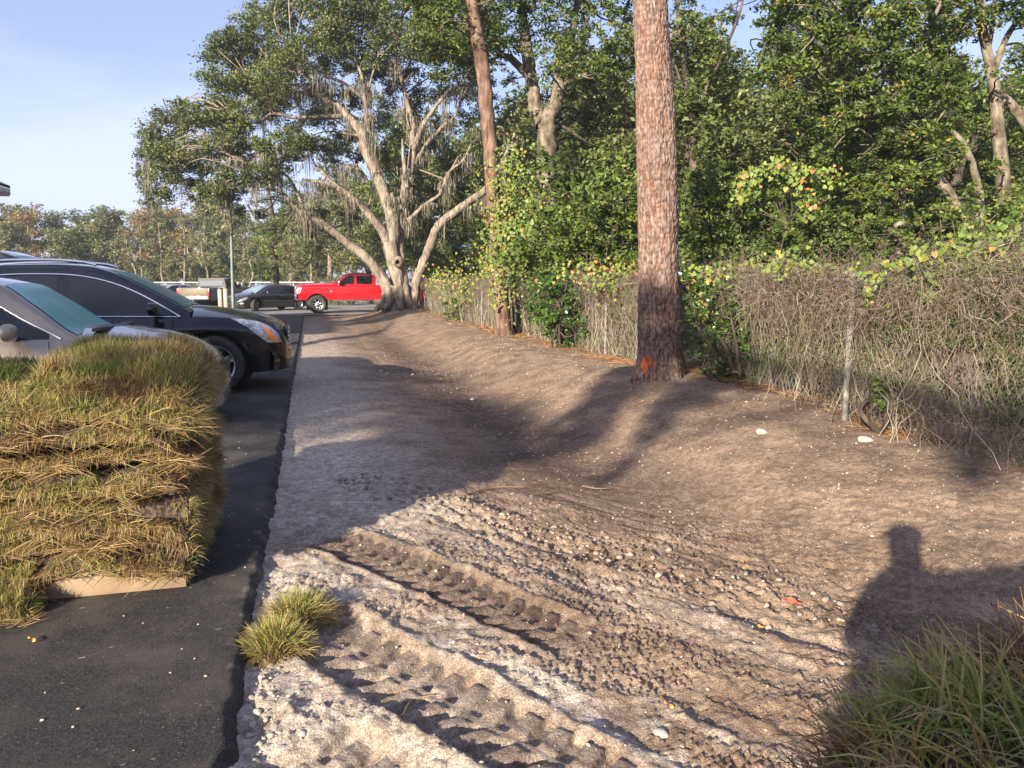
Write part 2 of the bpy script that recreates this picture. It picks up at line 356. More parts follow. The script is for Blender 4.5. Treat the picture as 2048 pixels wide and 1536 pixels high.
# new asphalt: a slab with a ragged, sloping edge
xs = np.concatenate([[-34, -24, -16, -10, -7, -5, -4], np.arange(-3, -.42, .03), np.arange(-.42, AX+.001, .0125)])
yy = [-8., -4, -1]; yy += list(np.arange(.5, 4, .013));
while yy[-1] < 36.7: yy.append(yy[-1]+.0045*yy[-1])
yy = np.array(yy); AXg, AYg = np.meshgrid(xs, yy)
ed = .012*fbm2(AYg*3.1, AYg*0, 4)+.018*fbm2(AYg*13+5, AYg*0+8, 4)-.05*sstep(2.1, 1.4, AYg)
k = sstep(-1, AX, AXg); AX2 = AXg+ed*k; top = .004+.0035*fbm2(AXg*7, AYg*7, 4)+.004*fbm2(AXg*1.1, AYg*1.1, 2)
f1, _, _ = cell2(AXg*55, AYg*55); top = top+.0022*np.clip(.5-f1, 0, 1)*(AXg > -3)
er = np.clip((AXg-(AX-.055))/.055, 0, 1); cr_ = er**2*.075*(1+.25*fbm2(AXg*30, AYg*30, 3)); AZ = top-cr_
VA = np.stack([AX2, AYg, AZ], -1)
m = pbr('new_asphalt', (.03, .03, .032), .8, spec=.3); N, K = nodes(m); b = N['Principled BSDF']; tc = N.new('ShaderNodeTexCoord')
g = ramp(noise(130, 6, .8), .40, (.005, .005, .006), .60, (.062, .059, .057))
dust = ramp(noise(1.9, 9, .68), .44, (0, 0, 0), .66, (.8, .8, .8)); k1 = mix(dust, g, (.095, .082, .072))
vo = N.new('ShaderNodeTexVoronoi'); vo.inputs['Scale'].default_value = 70; K.new(tc.outputs['Object'], vo.inputs['Vector'])
vs = N.new('ShaderNodeSeparateColor'); K.new(vo.outputs['Color'], vs.inputs[0])
pm = mix(1., ramp(vo.outputs['Distance'], .10, (1, 1, 1), .17, (0, 0, 0)), ramp(vs.outputs[0], .80, (0, 0, 0), .88, (1, 1, 1)), 'MULTIPLY')
k2 = mix(pm, k1, (.34, .32, .30))
mp = N.new('ShaderNodeMapping'); mp.inputs['Scale'].default_value = (1, 2.2, 1); mp.inputs['Rotation'].default_value = (0, 0, .5); K.new(tc.outputs['Object'], mp.inputs[0])
vo2 = N.new('ShaderNodeTexVoronoi'); vo2.inputs['Scale'].default_value = 4.6; K.new(mp.outputs[0], vo2.inputs['Vector'])
dn = N.new('ShaderNodeMath'); dn.operation = 'MULTIPLY_ADD'; K.new(noise(30, 4, .7), dn.inputs[0]); dn.inputs[1].default_value = .16; K.new(vo2.outputs['Distance'], dn.inputs[2])
k3 = mix(ramp(dn.outputs[0], .118, (.7, .7, .7), .15, (0, 0, 0)), k2, (.42, .39, .35))
sx = N.new('ShaderNodeSeparateXYZ'); K.new(tc.outputs['Object'], sx.inputs[0]); ma = N.new('ShaderNodeMath'); ma.operation = 'MULTIPLY_ADD'; K.new(noise(7, 8, .75), ma.inputs[0]); ma.inputs[1].default_value = 1.5; K.new(sx.outputs[0], ma.inputs[2])
k3 = mix(ramp(ma.outputs[0], .50, (0, 0, 0), .66, (.6, .6, .6)), k3, (.20, .175, .15)); K.new(k3, b.inputs['Base Color'])
bu = N.new('ShaderNodeBump'); bu.inputs['Strength'].default_value = 1.; bu.inputs['Distance'].default_value = .012; K.new(noise(130, 6, .8), bu.inputs['Height']); K.new(bu.outputs[0], b.inputs['Normal'])
tag(npm('asphalt_pavement', VA.reshape(-1, 3), grid_q(len(yy), len(xs)), m, None, True), kind='structure')
# old parking lot beyond it
lot = MB(); lx = np.linspace(-70, 4.6, 60); ly = np.linspace(36.75, 66, 40); LX, LY = np.meshgrid(lx, ly)
LX = LX+.5*fbm2(LY*.6, LY*0, 3)*(LX > 4)
lot.add(np.stack([LX, LY, -.001+.01*fbm2(LX*.4, LY*.4, 2)], -1).reshape(-1, 3), grid_q(40, 60))
tag(lot.build('old_parking_lot', dirty('old_asphalt', (.16, .15, .14), (.26, .245, .22), 1.5, .9, detail=9, bump=.1)), kind='structure')

# ================================================================ LOOSE STONES, LEAVES, TWIGS
ICO = None
def ico():
    global ICO
    if ICO is None:
        bm = bmesh.new(); bmesh.ops.create_icosphere(bm, subdivisions=1, radius=1); ICO = (np.array([v.co for v in bm.verts]), np.array([[v.index for v in f.verts] for f in bm.faces])); bm.free()
    return ICO
def pebbles(px, py, s, zf):
    v, f = ico(); n = len(px); pz = zf(px, py)
    A = v[None]*(1+.25*rng.normal(size=(n, len(v), 1)))*s[:, None, None]*np.array([1, .8, .55]); th = rng.random(n)*6.28
    c, q = np.cos(th)[:, None], np.sin(th)[:, None]; X0 = A[..., 0]*c-A[..., 1]*q; Y0 = A[..., 0]*q+A[..., 1]*c
    V = np.stack([X0+px[:, None], Y0+py[:, None], A[..., 2]+pz[:, None]+s[:, None]*.15], -1).reshape(-1, 3)
    return V, (f[None]+np.arange(n)[:, None, None]*len(v)).reshape(-1, 3), np.repeat(rng.random(n), len(v))
STONE = leafmat('limestone', [(0, (.22, .18, .15)), (.35, (.36, .31, .26)), (1, (.36, .32, .265))], 0, .9, .1)
n = 9000; uu = rng.random(n); py = 1.3*np.exp(uu*2.6); px = -.2+rng.random(n)**.9*5.2
s = .0022*py**.55*np.exp(rng.normal(0, .5, n)); s = np.minimum(s*.75, .014)
V1, F1, A1 = pebbles(px, py, s, DZa)
n = 260; py2 = 1.75+rng.random(n)*1.5; px2 = AX+.03+np.abs(rng.normal(0, .06, n)); V2, F2, A2 = pebbles(px2, py2, .004+rng.random(n)**3*.014, DZa)
n = 1300; tt = rng.uniform(-4.6, .4, n); cc = rng.normal(3.42, .13, n); V3, F3, A3 = pebbles(TD[0]*tt+ND[0]*cc, TD[1]*tt+ND[1]*cc, .004+rng.random(n)**3*.020, DZa)
tag(npm('gravel', np.concatenate([V1, V2]), np.concatenate([F1, F2+len(V1)]), STONE, None, False, {'v': np.concatenate([A1, A2])}), kind='stuff', label='small pale pebbles strewn over the dirt strip')
n = 260; pxa = AX-.06-np.abs(rng.normal(0, .5, n)); pya = 1.5+rng.random(n)**1.6*6; Va, Fa, Aa = pebbles(pxa, pya, .0012+rng.random(n)**4*.007, lambda x, y: .005+0*x)
tag(npm('gravel', Va, Fa, STONE, None, False, {'v': Aa}), kind='stuff', label='sand grains and chips tracked onto the asphalt')
SOILC = leafmat('soil_clods', [(0, (.13, .10, .08)), (1, (.33, .27, .22))], 0, .95, .1)
tag(npm('rubble', V3, F3, SOILC, None, False, {'v': A3}), kind='stuff', label='brown soil crumbs along the churned band of dirt')
def stone(u, v, s, label, group='pale stones lying on the dirt'):
    p = G(u, v, 0.); z = DZ(p[0], p[1]); p = G(u, v, z); z = DZ(p[0], p[1])
    bm = bmesh.new(); bmesh.ops.create_icosphere(bm, subdivisions=3, radius=1)
    for w in bm.verts:
        q = np.array(w.co); r = 1+.22*float(vn(q[0]*1.5+u, q[1]*1.5+v, q[2]*1.5))+.05*float(vn(q[0]*5+u, q[1]*5, q[2]*5)); w.co = Vector(q*r*np.array([1, .75, .5])*s)
    me = bpy.data.meshes.new('stone'); bm.to_mesh(me); bm.free()
    at_ = me.attributes.new('v', 'FLOAT', 'POINT'); at_.data.foreach_set('value', np.full(len(me.vertices), .95, np.float32))
    for f in me.polygons: f.use_smooth = True
    o = link(me, 'stone', STONE); o.location = (p[0], p[1], z+s*.2); o.rotation_euler = (0, 0, u*.37); tag(o, label, 'stone', group)
for a in ((1524, 840, .055, 'flat white stone in front of the vines, right of the big pine'), (1730, 878, .055, 'white stone at the foot of the near fence post'),
          (945, 797, .045, 'pale stone by itself on the slope behind the swale'), (762, 742, .035, 'left stone of the three pale ones in the car shadow'),
          (775, 748, .045, 'middle stone of the three pale ones in the car shadow'), (826, 750, .035, 'right stone of the three pale ones in the car shadow'),
          (1322, 1465, .028, 'round grey stone in the churned sand left of the near grass'), (503, 1402, .02, 'upper pale stone in the groove beside the asphalt edge'),
          (515, 1428, .019, 'middle pale stone in the groove beside the asphalt edge'), (505, 1452, .016, 'lower pale stone in the groove beside the asphalt edge'), (524, 1358, .016, 'small pale stone just below the sod tuft')):
    stone(*a)
def fleaf(u, v, s, col, label, zf=DZ):
    p = G(u, v, 0.); z = zf(p[0], p[1]); p = G(u, v, z); z = zf(p[0], p[1])
    t = np.linspace(0, 2*math.pi, 28, endpoint=False); r = s*(.55+.45*np.abs(np.cos(2.5*t)))*(1+.1*np.sin(9*t))
    V = [[0, 0, .012]]+[[r_*math.cos(a)*1.3, r_*math.sin(a)*.7, .004+.35*r_*abs(math.sin(a))+.006*math.sin(3*a)] for a, r_ in zip(t, r)]
    T = [[0, i+1, (i+1) % 28+1] for i in range(28)]
    o = npm('fallen_leaf', V, T, pbr('leaf_%s' % col[0], col[1], .6), None, True); o.location = (p[0], p[1], z+.004); o.rotation_euler = (0, 0, u*.7); tag(o, label, 'leaf', 'fallen leaves on the ground')
RED = ('red', (.75, .13, .05)); ORG = ('orange', (.62, .22, .05)); BRN = ('tan', (.5, .25, .08))
AZf = lambda x, y: .006
for a in ((1583, 1210, .034, RED, 'large curled red leaf on the smooth dirt'), (1521, 1240, .016, ORG, 'small orange leaf left below the red one'), (1336, 1416, .017, ORG, 'orange leaf in the pale churned sand'),
          (1487, 1115, .012, BRN, 'tiny tan leaf above the red leaf')): fleaf(*a)
fleaf(62, 1284, .018, BRN, 'small tan leaf on the black asphalt', AZf)
TWIG = pbr('dead_twig', (.20, .13, .08), .9)
def stick(pts, r, label):
    q = []
    for u, v in pts:
        p = G(u, v, 0.); z = DZ(p[0], p[1]); p = G(u, v, z); q.append([p[0], p[1], DZ(p[0], p[1])+r+.006])
    mb = MB(); p_, r_ = smooth_path(q, np.linspace(r, r*.5, len(q)), 5); tube(mb, p_, r_, 6, .2)
    tag(mb.build('stick', TWIG, None, True), label, 'stick', 'dead sticks on the dirt')
stick([(935, 983), (985, 976), (1048, 973)], .008, 'longest stick lying in the sunlit middle of the strip')
stick([(1068, 990), (1100, 976), (1125, 972)], .006, 'short stick right of the longest one')
stick([(1165, 968), (1195, 973), (1222, 972)], .008, 'reddish stick at the low line of the swale')
stick([(805, 1445), (825, 1410), (868, 1408)], .005, 'thin bent twig across the pale tyre track')

# pine straw along the fence foot
n = 15000; fy = 4.2*np.exp(rng.random(n)*2.1); fx = 4.78+rng.normal(0, .22, n)+.1*fbm2(fy*.8, fy*0, 2)
ok = fbm2(fx*1.5, fy*1.2, 3) > -.05; fx, fy = fx[ok], fy[ok]; th = rng.random(len(fx))*6.28
D = np.stack([np.cos(th), np.sin(th), .12+.25*rng.random(len(fx))], -1); D /= np.linalg.norm(D, axis=1)[:, None]
V, Q, k = blades(np.stack([fx, fy, DZa(fx, fy)+.004], -1), D, rng.uniform(.08, .2, len(fx)), .0022+.0004*fy, .5, 2)
STRAW = leafmat('pine_straw', [(0, (.13, .06, .03)), (.5, (.30, .14, .06)), (1, (.45, .27, .14))], .0)
tag(npm('pine_straw', V, Q, STRAW, None, False, {'v': np.repeat(rng.random(len(fx)), k)}), kind='stuff', label='reddish pine straw along the foot of the fence')

# ================================================================ SOD
GRASSM = leafmat('sod_grass', [(0, (.16, .09, .045)), (.15, (.36, .24, .11)), (.34, (.46, .36, .17)), (.46, (.34, .31, .09)), (.72, (.18, .22, .05)), (1, (.08, .13, .03))], .3, .55, .3)
SOIL = dirty('sod_soil', (.030, .020, .014), (.12, .082, .056), 38, 1., detail=8, bump=1.)
def sod_slab(x0, x1, y0, y1, z0, th, label, nf, ns, ntop=0, seed=0, lift=None, glen=(.06, .13), green=.5, back=0, far=0, tdir=(.1, -.25, .95), tspr=.38, tbend=1.1, tw=.0029):
    """a folded slab of turf: soil body, grass poking out of its open edges (front -y, side +x) and its top"""
    cx, cy = (x0+x1)/2, (y0+y1)/2; root = empty('sod_slab', (cx, cy, z0), 0, label, 'sod', 'sod slabs stacked on pallets'); org = (cx, cy, z0)
    lift = lift or (lambda x, y: 0*x)
    nx, ny = int((x1-x0)/.018)+2, int((y1-y0)/.03)+2; gx_ = np.linspace(0, 1, nx); gy_ = np.linspace(0, 1, ny)
    def surf(a, b_, h):                      # a along x, b_ along y, h 0..1 through the thickness
        x = x0+a*(x1-x0); y = y0+b_*(y1-y0)
        ex = .035*fbm2(x*5+seed, y*5+seed*3+h*1.5, 3)
        droop = -.03*sstep(.12, 0, b_)-.035*sstep(.9, 1, a)
        yb = y+(.06*fbm2(x*4+seed*2.7, h*1.2+seed+x*0, 3))*sstep(.25, 0, b_)-.02*np.sin(h*math.pi)*sstep(.1, 0, b_)
        xb = x+(.04*fbm2(y*4+seed*1.7, h*1.2+seed+y*0, 3))*sstep(.75, 1, a)+.02*np.sin(h*math.pi)*sstep(.9, 1, a)
        return np.stack([xb, yb, z0+lift(x, y)+droop+ex*.55+h*th*(1+.35*fbm2(x*7+seed, y*7, 3))], -1)
    hs = np.array([0, .25, .5, .75, 1.]); V = []; Qs = []; off = 0
    A, B = np.meshgrid(gx_, gy_)
    for h in (0., 1.): V.append(surf(A, B, h+0*A).reshape(-1, 3)); Qs.append(grid_q(ny, nx)+off); off += nx*ny
    per = [(a, 0.) for a in gx_]+[(1., b_) for b_ in gy_[1:]]+[(a, 1.) for a in gx_[-2::-1]]+[(0., b_) for b_ in gy_[-2:0:-1]]
    pa = np.array(per); HH = np.repeat(hs[:, None], len(pa), 1); S = surf(np.repeat(pa[None, :, 0], 5, 0), np.repeat(pa[None, :, 1], 5, 0), HH)
    V.append(S.reshape(-1, 3)); Qs.append(grid_q(5, len(pa), True)+off)
    npm('soil', np.concatenate(V), np.concatenate(Qs), SOIL, root, True, org=org)
    parts = []
    def sheet(a, b_, h, D, spread, L, bend, w=.0029, gr=green):
        n_ = len(a); B_ = surf(a, b_, h); d = np.array(D)+rng.normal(0, spread, (n_, 3)); d /= np.linalg.norm(d, axis=1)[:, None]
        V_, Q_, k_ = blades(B_, d, L, w*rng.uniform(.6, 1.3, n_), bend, 3)
        pat = fbm2(B_[:, 0]*5+seed, B_[:, 2]*13+B_[:, 1]*5, 3); v = np.clip(gr-.03+pat*.8+rng.normal(0, .2, n_), 0, 1)
        parts.append((V_, Q_, np.repeat(v, k_)))
    def clump(n_, lo=0, hi=1):               # blades come in tufts
        c = rng.random((max(n_//24, 1),)); return np.clip(rng.choice(c, n_)+rng.normal(0, .013, n_), lo, hi)
    if nf:
        a = clump(nf); sheet(a, np.full(nf, .0), 1-.35*rng.random(nf)**2, (0, -.75, .15), .55, rng.uniform(*glen, nf), rng.uniform(.6, 2.4, nf), w=.0027, gr=green-.08)
        m_ = nf//2; a = clump(m_); sheet(a, rng.random(m_)*.08, np.full(m_, 1.), (0, -1, .25), .45, rng.uniform(glen[0], glen[1]*1.15, m_), rng.uniform(.8, 2.8, m_))
        m_ = nf//3; a = clump(m_); d0 = rng.choice([-1., 1.], m_)      # straw runners lying along the face
        B_ = surf(a, np.full(m_, -.01), rng.random(m_)); d = np.stack([d0, -.3+0*d0, rng.normal(0, .35, m_)], -1); d /= np.linalg.norm(d, axis=1)[:, None]
        V_, Q_, k_ = blades(B_, d, rng.uniform(.06, .18, m_), .0026, rng.uniform(-.3, .8, m_), 4) if False else blades(B_, d, rng.uniform(.06, .16, m_), .0028, rng.uniform(-.3, .8, m_), 3)
        parts.append((V_, Q_, np.repeat(rng.random(m_)*.38, k_)))
    if ns: b2 = clump(ns); sheet(np.full(ns, 1.), b2, rng.random(ns), (.6, 0, .15), .42, rng.uniform(*glen, ns), rng.uniform(.4, 1.8, ns))
    if back: b2 = clump(back); sheet(np.full(back, 0.), b2, rng.random(back), (-.7, 0, .2), .42, rng.uniform(*glen, back), rng.uniform(.4, 1.8, back))
    if far: a2 = clump(far); sheet(a2, np.full(far, 1.), .5+.5*rng.random(far), (0, .7, .25), .45, rng.uniform(*glen, far), rng.uniform(.4, 1.8, far))
    if ntop: sheet(rng.random(ntop), rng.random(ntop)**.9, np.full(ntop, 1.), tdir, tspr, rng.uniform(glen[0], glen[1], ntop), rng.uniform(.1, tbend, ntop), w=tw, gr=green+.1)
    o_ = 0; Vs, Qs, As = [], [], []
    for V_, Q_, A_ in parts: Vs.append(V_); Qs.append(Q_+o_); As.append(A_); o_ += len(V_)
    if Vs: tag(npm('grass', np.concatenate(Vs), np.concatenate(Qs), GRASSM, root, False, {'v': np.concatenate(As)}, org), kind='stuff')
    return root
WOOD = dirty('pallet_wood', (.19, .13, .075), (.28, .20, .125), 5, .8, detail=8, bump=.15)
def pallet(x0, x1, y0, y1, z, label):
    r = empty('wooden_pallet', ((x0+x1)/2, (y0+y1)/2, z), 0, label, 'pallet', 'wooden pallets under the sod'); org = ((x0+x1)/2, (y0+y1)/2, z)
    for y in (y0+.02, (y0+y1)/2, y1-.02):
        mb = MB(); box(mb, ((x0+x1)/2, y, z+.046), (x1-x0, .04, .09)); bevobj(mb.build('stringer', WOOD, r, org=org), .003)
    n_ = 7
    for i in range(n_):
        x = x0+.05+(x1-x0-.1)*i/(n_-1); mb = MB(); box(mb, (x, (y0+y1)/2, z+.103), (.09, y1-y0, .018)); bevobj(mb.build('deck_board', WOOD, r, org=org), .002)
pallet(-1.86, -.60, 3.62, 4.72, .004, 'pale wooden pallet on the asphalt under the tall sod stack')
zz = .12; NL = 8; hts = []
for i in range(NL):
    dx = [0, .015, -.01, .02, -.02, .0, -.03, -.015][i]; dy = [0, .03, -.02, .035, .0, .045, -.01, .02][i]
    if i == 0: lf = lambda x, y: .045*np.exp(-((x+1.02)/.11)**2)*sstep(4.0, 3.6, y)-.10*sstep(-1.16, -1.25, x)*sstep(3.75, 3.6, y)*sstep(-1.52, -1.42, x)
    else: lf = lambda x, y, i=i: .035*fbm2(x*2.4+i*.8, y*1.6, 2)+.045*(x+1.2)*(-.35)*(i/8)
    sod_slab(-1.9+dx, -.60+dx+.01*(i % 3), 3.60+1.3*dy, 4.72, zz, .060, ['lowest sod slab, on the pallet of the tall stack', 'second sod slab from the bottom of the tall stack', 'third sod slab from the bottom of the tall stack',
        'fourth sod slab from the bottom of the tall stack', 'fifth sod slab up, halfway in the tall stack', 'sixth sod slab up, below the dark gap of the tall stack', 'seventh sod slab up in the tall stack', 'broad grassy slab under the two topmost pieces of the tall stack'][i],
        1250+350*(i % 3) if i < 7 else 2600, 1500, 8000 if i == NL-1 else 0, seed=i*3.3, lift=lf, glen=(.035, .085) if i < 7 else (.045, .10), green=(.36, .22, .28, .2, .3, .22, .30, .45)[i], back=0)
    zz += .099
sod_slab(-1.22, -.56, 3.74, 4.70, zz-.01, .13, 'thick overhanging sod piece topmost at the right end of the tall stack', 4200, 3000, 17000, seed=41, lift=lambda x, y: -.07*sstep(4.1, 3.74, y)-.05*sstep(-.75, -.56, x), glen=(.045, .105), green=.42, back=1500)
sod_slab(-2.2, -1.42, 4.05, 4.72, zz-.005, .06, 'thin sod piece topmost at the left end of the tall stack', 2000, 1400, 6500, seed=53, glen=(.04, .09), green=.5)
# sod flap slumped off the pallet onto the asphalt
sod_slab(-1.50, -1.20, 3.40, 3.66, .012, .045, 'small sod flap slumped off the pallet onto the asphalt', 1500, 500, 2200, seed=60, lift=lambda x, y: .09*sstep(3.45, 3.66, y), glen=(.03, .06), green=.42)

# second pallet of sod beside the camera
def near_stack():
    x0, x1, y0, y1 = .455, 1.7, -.42, .66; z = DZ(1.0, .5)-.04
    pallet(x0, x1, y0, y1, z, 'wooden pallet under the near sod stack, out of sight'); h = z+.13; n_ = 10
    for i in range(n_):
        top = i == n_-1
        sod_slab(x0+.02*((i*37) % 3), x1, y0, y1+.012*((i*7) % 3), h, .085, ['lowest slab of the near sod stack', 'second slab of the near sod stack', 'third slab of the near sod stack', 'fourth slab of the near sod stack', 'fifth slab of the near sod stack', 'sixth slab of the near sod stack', 'seventh slab of the near sod stack', 'eighth slab of the near sod stack', 'slab under the top of the near sod stack', 'shaggy top slab of the near sod stack at lower right'][i],
            900 if i < 7 else 6000, 800, 24000 if top else 0, seed=80+i*2.1, lift=lambda x, y, i=i: .035*(i/8)-.12*(i/8)*sstep(.64, .5, x)-.03*(i/8)*sstep(.55, .7, y), glen=(.045, .11) if i > 3 else (.04, .08), green=.24, back=500+450*i, far=300+500*i, tdir=(-.35, .1, .75), tspr=.6, tbend=2.6, tw=.0030)
        # blades on the far face too (it is the face this stack turns to the fence)
        h += .0985
    return h
NH = near_stack()
# loose sod tufts on the asphalt edge
def tuft(cx, cy, r, h, n_, label, seed):
    z = DZ(max(cx, AX+.02), cy); root = empty('sod_tuft', (cx, cy, z), 0, label, 'sod', 'loose sod tufts at the asphalt edge'); org = (cx, cy, z)
    th = np.linspace(0, 2*math.pi, 25)[:-1]; V = []; 
    for q in np.linspace(0, 1, 9):
        rr = r*np.cos(q*math.pi/2)**.6*(1+.2*fbm2(np.cos(th)*1.5+seed, np.sin(th)*1.5+q, 3)); V.append(np.stack([cx+rr*np.cos(th), cy+rr*np.sin(th)*.8, z-.02+h*q+0*th], -1))
    npm('soil', np.concatenate(V), grid_q(9, 24, True), SOIL, root, True, org=org)
    a = rng.random(n_)*6.28; q = rng.random(n_)**1.2; rr = r*np.cos(q*math.pi/2)**.6; B = np.stack([cx+rr*np.cos(a), cy+rr*np.sin(a)*.8, z-.02+h*q], -1)
    D = np.stack([np.cos(a)*(1-q*.7), np.sin(a)*(1-q*.7), .25+q], -1)+rng.normal(0, .3, (n_, 3)); D /= np.linalg.norm(D, axis=1)[:, None]
    V, Q, k = blades(B, D, rng.uniform(.05, .115, n_), .0032*rng.uniform(.6, 1.3, n_), rng.uniform(.3, 1.6, n_), 3); v = np.clip(.15+q*.45+rng.normal(0, .2, n_), 0, 1)
    tag(npm('grass', V, Q, GRASSM, root, False, {'v': np.repeat(v, k)}, org), kind='stuff')
tuft(-.18, 2.97, .095, .07, 2400, 'nearer, greener sod tuft at the asphalt edge', 3)
tuft(-.09, 3.25, .105, .055, 2200, 'farther, wider sod tuft at the asphalt edge', 8)
# ================================================================ VEGETATION
def Hs(x, y): return float(H(np.array([x*1.]), np.array([y*1.]))[0])
OAKB = barkmat('oak_bark', (.20, .165, .13), (.33, .285, .23), (.08, .063, .05), 9, .25, .7)
GREYB = barkmat('grey_bark', (.13, .11, .08), (.235, .205, .155), (.055, .043, .032), 7, .5, .4)
DARKB = barkmat('dark_bark', (.065, .05, .04), (.14, .11, .085), (.025, .02, .016), 9, .3, .6)
PALEB = barkmat('pale_bark', (.15, .13, .10), (.25, .22, .17), (.085, .07, .052), 6, .5, .3)
PINEB = barkmat('red_pine_bark', (.14, .085, .064), (.23, .16, .12), (.055, .035, .027), 8, .3, .9)
L_OAK = leafmat('oak_leaves', [(0, (.048, .068, .020)), (.5, (.115, .145, .045)), (.85, (.19, .225, .075)), (1, (.24, .21, .08))], .25)
L_DEEP = leafmat('deep_leaves', [(0, (.038, .060, .014)), (.55, (.090, .135, .028)), (.93, (.16, .21, .045)), (1, (.26, .20, .06))], .22)
L_MID = leafmat('bright_leaves', [(0, (.045, .075, .018)), (.5, (.10, .155, .035)), (.9, (.18, .24, .06)), (1, (.34, .30, .07))], .3)
L_GLOSS = leafmat('glossy_leaves', [(0, (.035, .065, .015)), (.6, (.075, .14, .03)), (1, (.15, .24, .05))], .2, .32, .6)
L_VINE = leafmat('vine_leaves', [(0, (.07, .12, .025)), (.45, (.135, .20, .035)), (.78, (.24, .26, .045)), (.93, (.34, .25, .055)), (1, (.36, .15, .05))], .35)
L_TAN = leafmat('autumn_leaves', [(0, (.12, .09, .04)), (.5, (.24, .17, .075)), (1, (.36, .23, .12))], .3)
L_OLIVE = leafmat('olive_leaves', [(0, (.075, .088, .036)), (.5, (.145, .16, .065)), (1, (.25, .24, .11))], .25)
MOSS = leafmat('spanish_moss', [(0, (.10, .095, .075)), (.5, (.20, .185, .14)), (1, (.32, .29, .22))], .25, .9, .1)
CMAX = {}
def crown_pts(cl, L, dens=1., flat=.75, sub=34):
    """leaf places for a list of clumps (centre, radius): sprays inside each clump, leaves inside each spray"""
    C, S, A = [], [], []
    for c, r in cl:
        n = int(26*dens*r*r/(L*L)); m = max(4, int(sub*min(1.5, max(.3, r/.9)))); k = max(3, n//m)
        d = runit(m)*(rng.random(m)**.45)[:, None]*r; d[:, 2] *= flat
        sg = r*rng.uniform(.11, .24, m); hue = rng.normal(.45, .17, m)
        p = (d[:, None]+rng.normal(0, 1, (m, k, 3))*sg[:, None, None]*np.array([1, 1, .6]))
        C.append(p.reshape(-1, 3)+c); A.append((hue[:, None]+rng.normal(0, .13)+rng.normal(0, .17, (m, k))).ravel())
    C = np.concatenate(C); A = np.clip(np.concatenate(A), 0, 1)
    return C, L*rng.uniform(.6, 1.35, len(C)), A
def crown(cl, L, mat, root, org, dens=1., name='crown', flat=.75, aspect=.5, sub=34):
    C, S, A = crown_pts(cl, L, dens, flat, sub); V, Q = leaves(C, S, .35, aspect)
    return npm(name, V, Q, mat, root, False, {'v': np.repeat(A, 4)}, org)
def limbs(mb, L, D, n=10, rough=.13, twig=None):
    pts = []
    for q, l in enumerate(L):
        p = np.array([P(a[0], a[1], D+(a[3] if len(a) > 3 else 0)) for a in l]); r = np.array([a[2] for a in l])*D/FPX/2
        p, r = smooth_path(p, r, 6); p = p+(rng.normal(0, 1, p.shape)*r[:, None]*.05); tube(mb, p, np.maximum(r, .006), n if r.max() > .08 else 6, rough, q*3.7); pts.append(np.column_stack([p, r]))
    return np.concatenate(pts)
def twigs(mb, pts, cl, k=4, rmax=.05):
    for c, r in cl:
        d = np.linalg.norm(pts[:, :3]-c, axis=1)+np.maximum(0, pts[:, 2]-c[2])*1.5; j = int(np.argmin(d)); a = pts[j, :3]
        L = np.linalg.norm(c-a)
        if L > .3*r:
            q = (a+c)/2+rng.normal(0, .14*L, 3)+np.array([0, 0, .05*L+.12*max(0, L-1.2)]); p_, r_ = smooth_path([a, q, c], [min(pts[j, 3]*.7, rmax, .012*L+.008), min(rmax*.5, .008*L+.006), .008], 4); tube(mb, p_, r_, 5, 0)
        for _ in range(k):
            e = c+runit(1)[0]*r*np.array([1, 1, .7]); m_ = (c+e)/2+rng.normal(0, .12*r, 3); tube(mb, smooth_path([c, m_, e], [.012, .009, .004], 3)[0], np.linspace(.012, .004, 7), 4)
def moss(pts, n, Ls, root, org, spread=.16, strands=26, w=.016):
    """bundles of hanging moss below the given points"""
    B, LL = [], []
    for i in rng.integers(0, len(pts), n):
        b = pts[i, :3]+rng.normal(0, .05, 3); l = rng.uniform(*Ls)*rng.choice([.5, 1, 1, 1.4]); m_ = int(strands*rng.uniform(.5, 1.4)); o = rng.normal(0, spread, (m_, 3)); o[:, 2] = rng.uniform(-.15, 0, m_)
        B.append(b+o); LL.append(l*np.exp(-(o[:, 0]**2+o[:, 1]**2)/(2*spread**2))*rng.uniform(.5, 1.1, m_)+.1)
    B = np.concatenate(B); LL = np.concatenate(LL); D = np.tile([0, 0, -1.], (len(B), 1))+rng.normal(0, .07, (len(B), 3))
    V, Q, k = blades(B, D/np.linalg.norm(D, axis=1)[:, None], LL, w*rng.uniform(.5, 1.3, len(B)), .3, 4)
    npm('spanish_moss', V+rng.normal(0, .006, V.shape), Q, MOSS, root, False, {'v': np.repeat(np.clip(rng.normal(.5, .2, len(B)), 0, 1), k)}, org)
def inpoly(u, v, P_):
    c = False; j = len(P_)-1
    for i in range(len(P_)):
        if (P_[i][1] > v) != (P_[j][1] > v) and u < (P_[j][0]-P_[i][0])*(v-P_[i][1])/(P_[j][1]-P_[i][1])+P_[i][0]: c = not c
        j = i
    return c
def fill(poly, n, r0, r1, D, dd):
    xs_ = [p[0] for p in poly]; ys_ = [p[1] for p in poly]; o = []; t = 0
    while len(o) < n and t < 9000:
        t += 1; u, v = rng.uniform(min(xs_), max(xs_)), rng.uniform(min(ys_), max(ys_))
        if inpoly(u, v, poly):
            r = rng.uniform(r0, r1)
            if all((u-a)**2+(v-b)**2 > (.55*(r+q))**2*max(.05, 1-t/3000) for a, b, q in [(k[0], k[1], k[2]) for k in o]): o.append((u, v, r, rng.uniform(*dd)))
    return [(P(u, v, D+d), r*D/FPX) for u, v, r, d in o]
def cl(spec, D): return [(P(a[0], a[1], D+(a[3] if len(a) > 3 else 0)), a[2]*D/FPX) for a in spec]
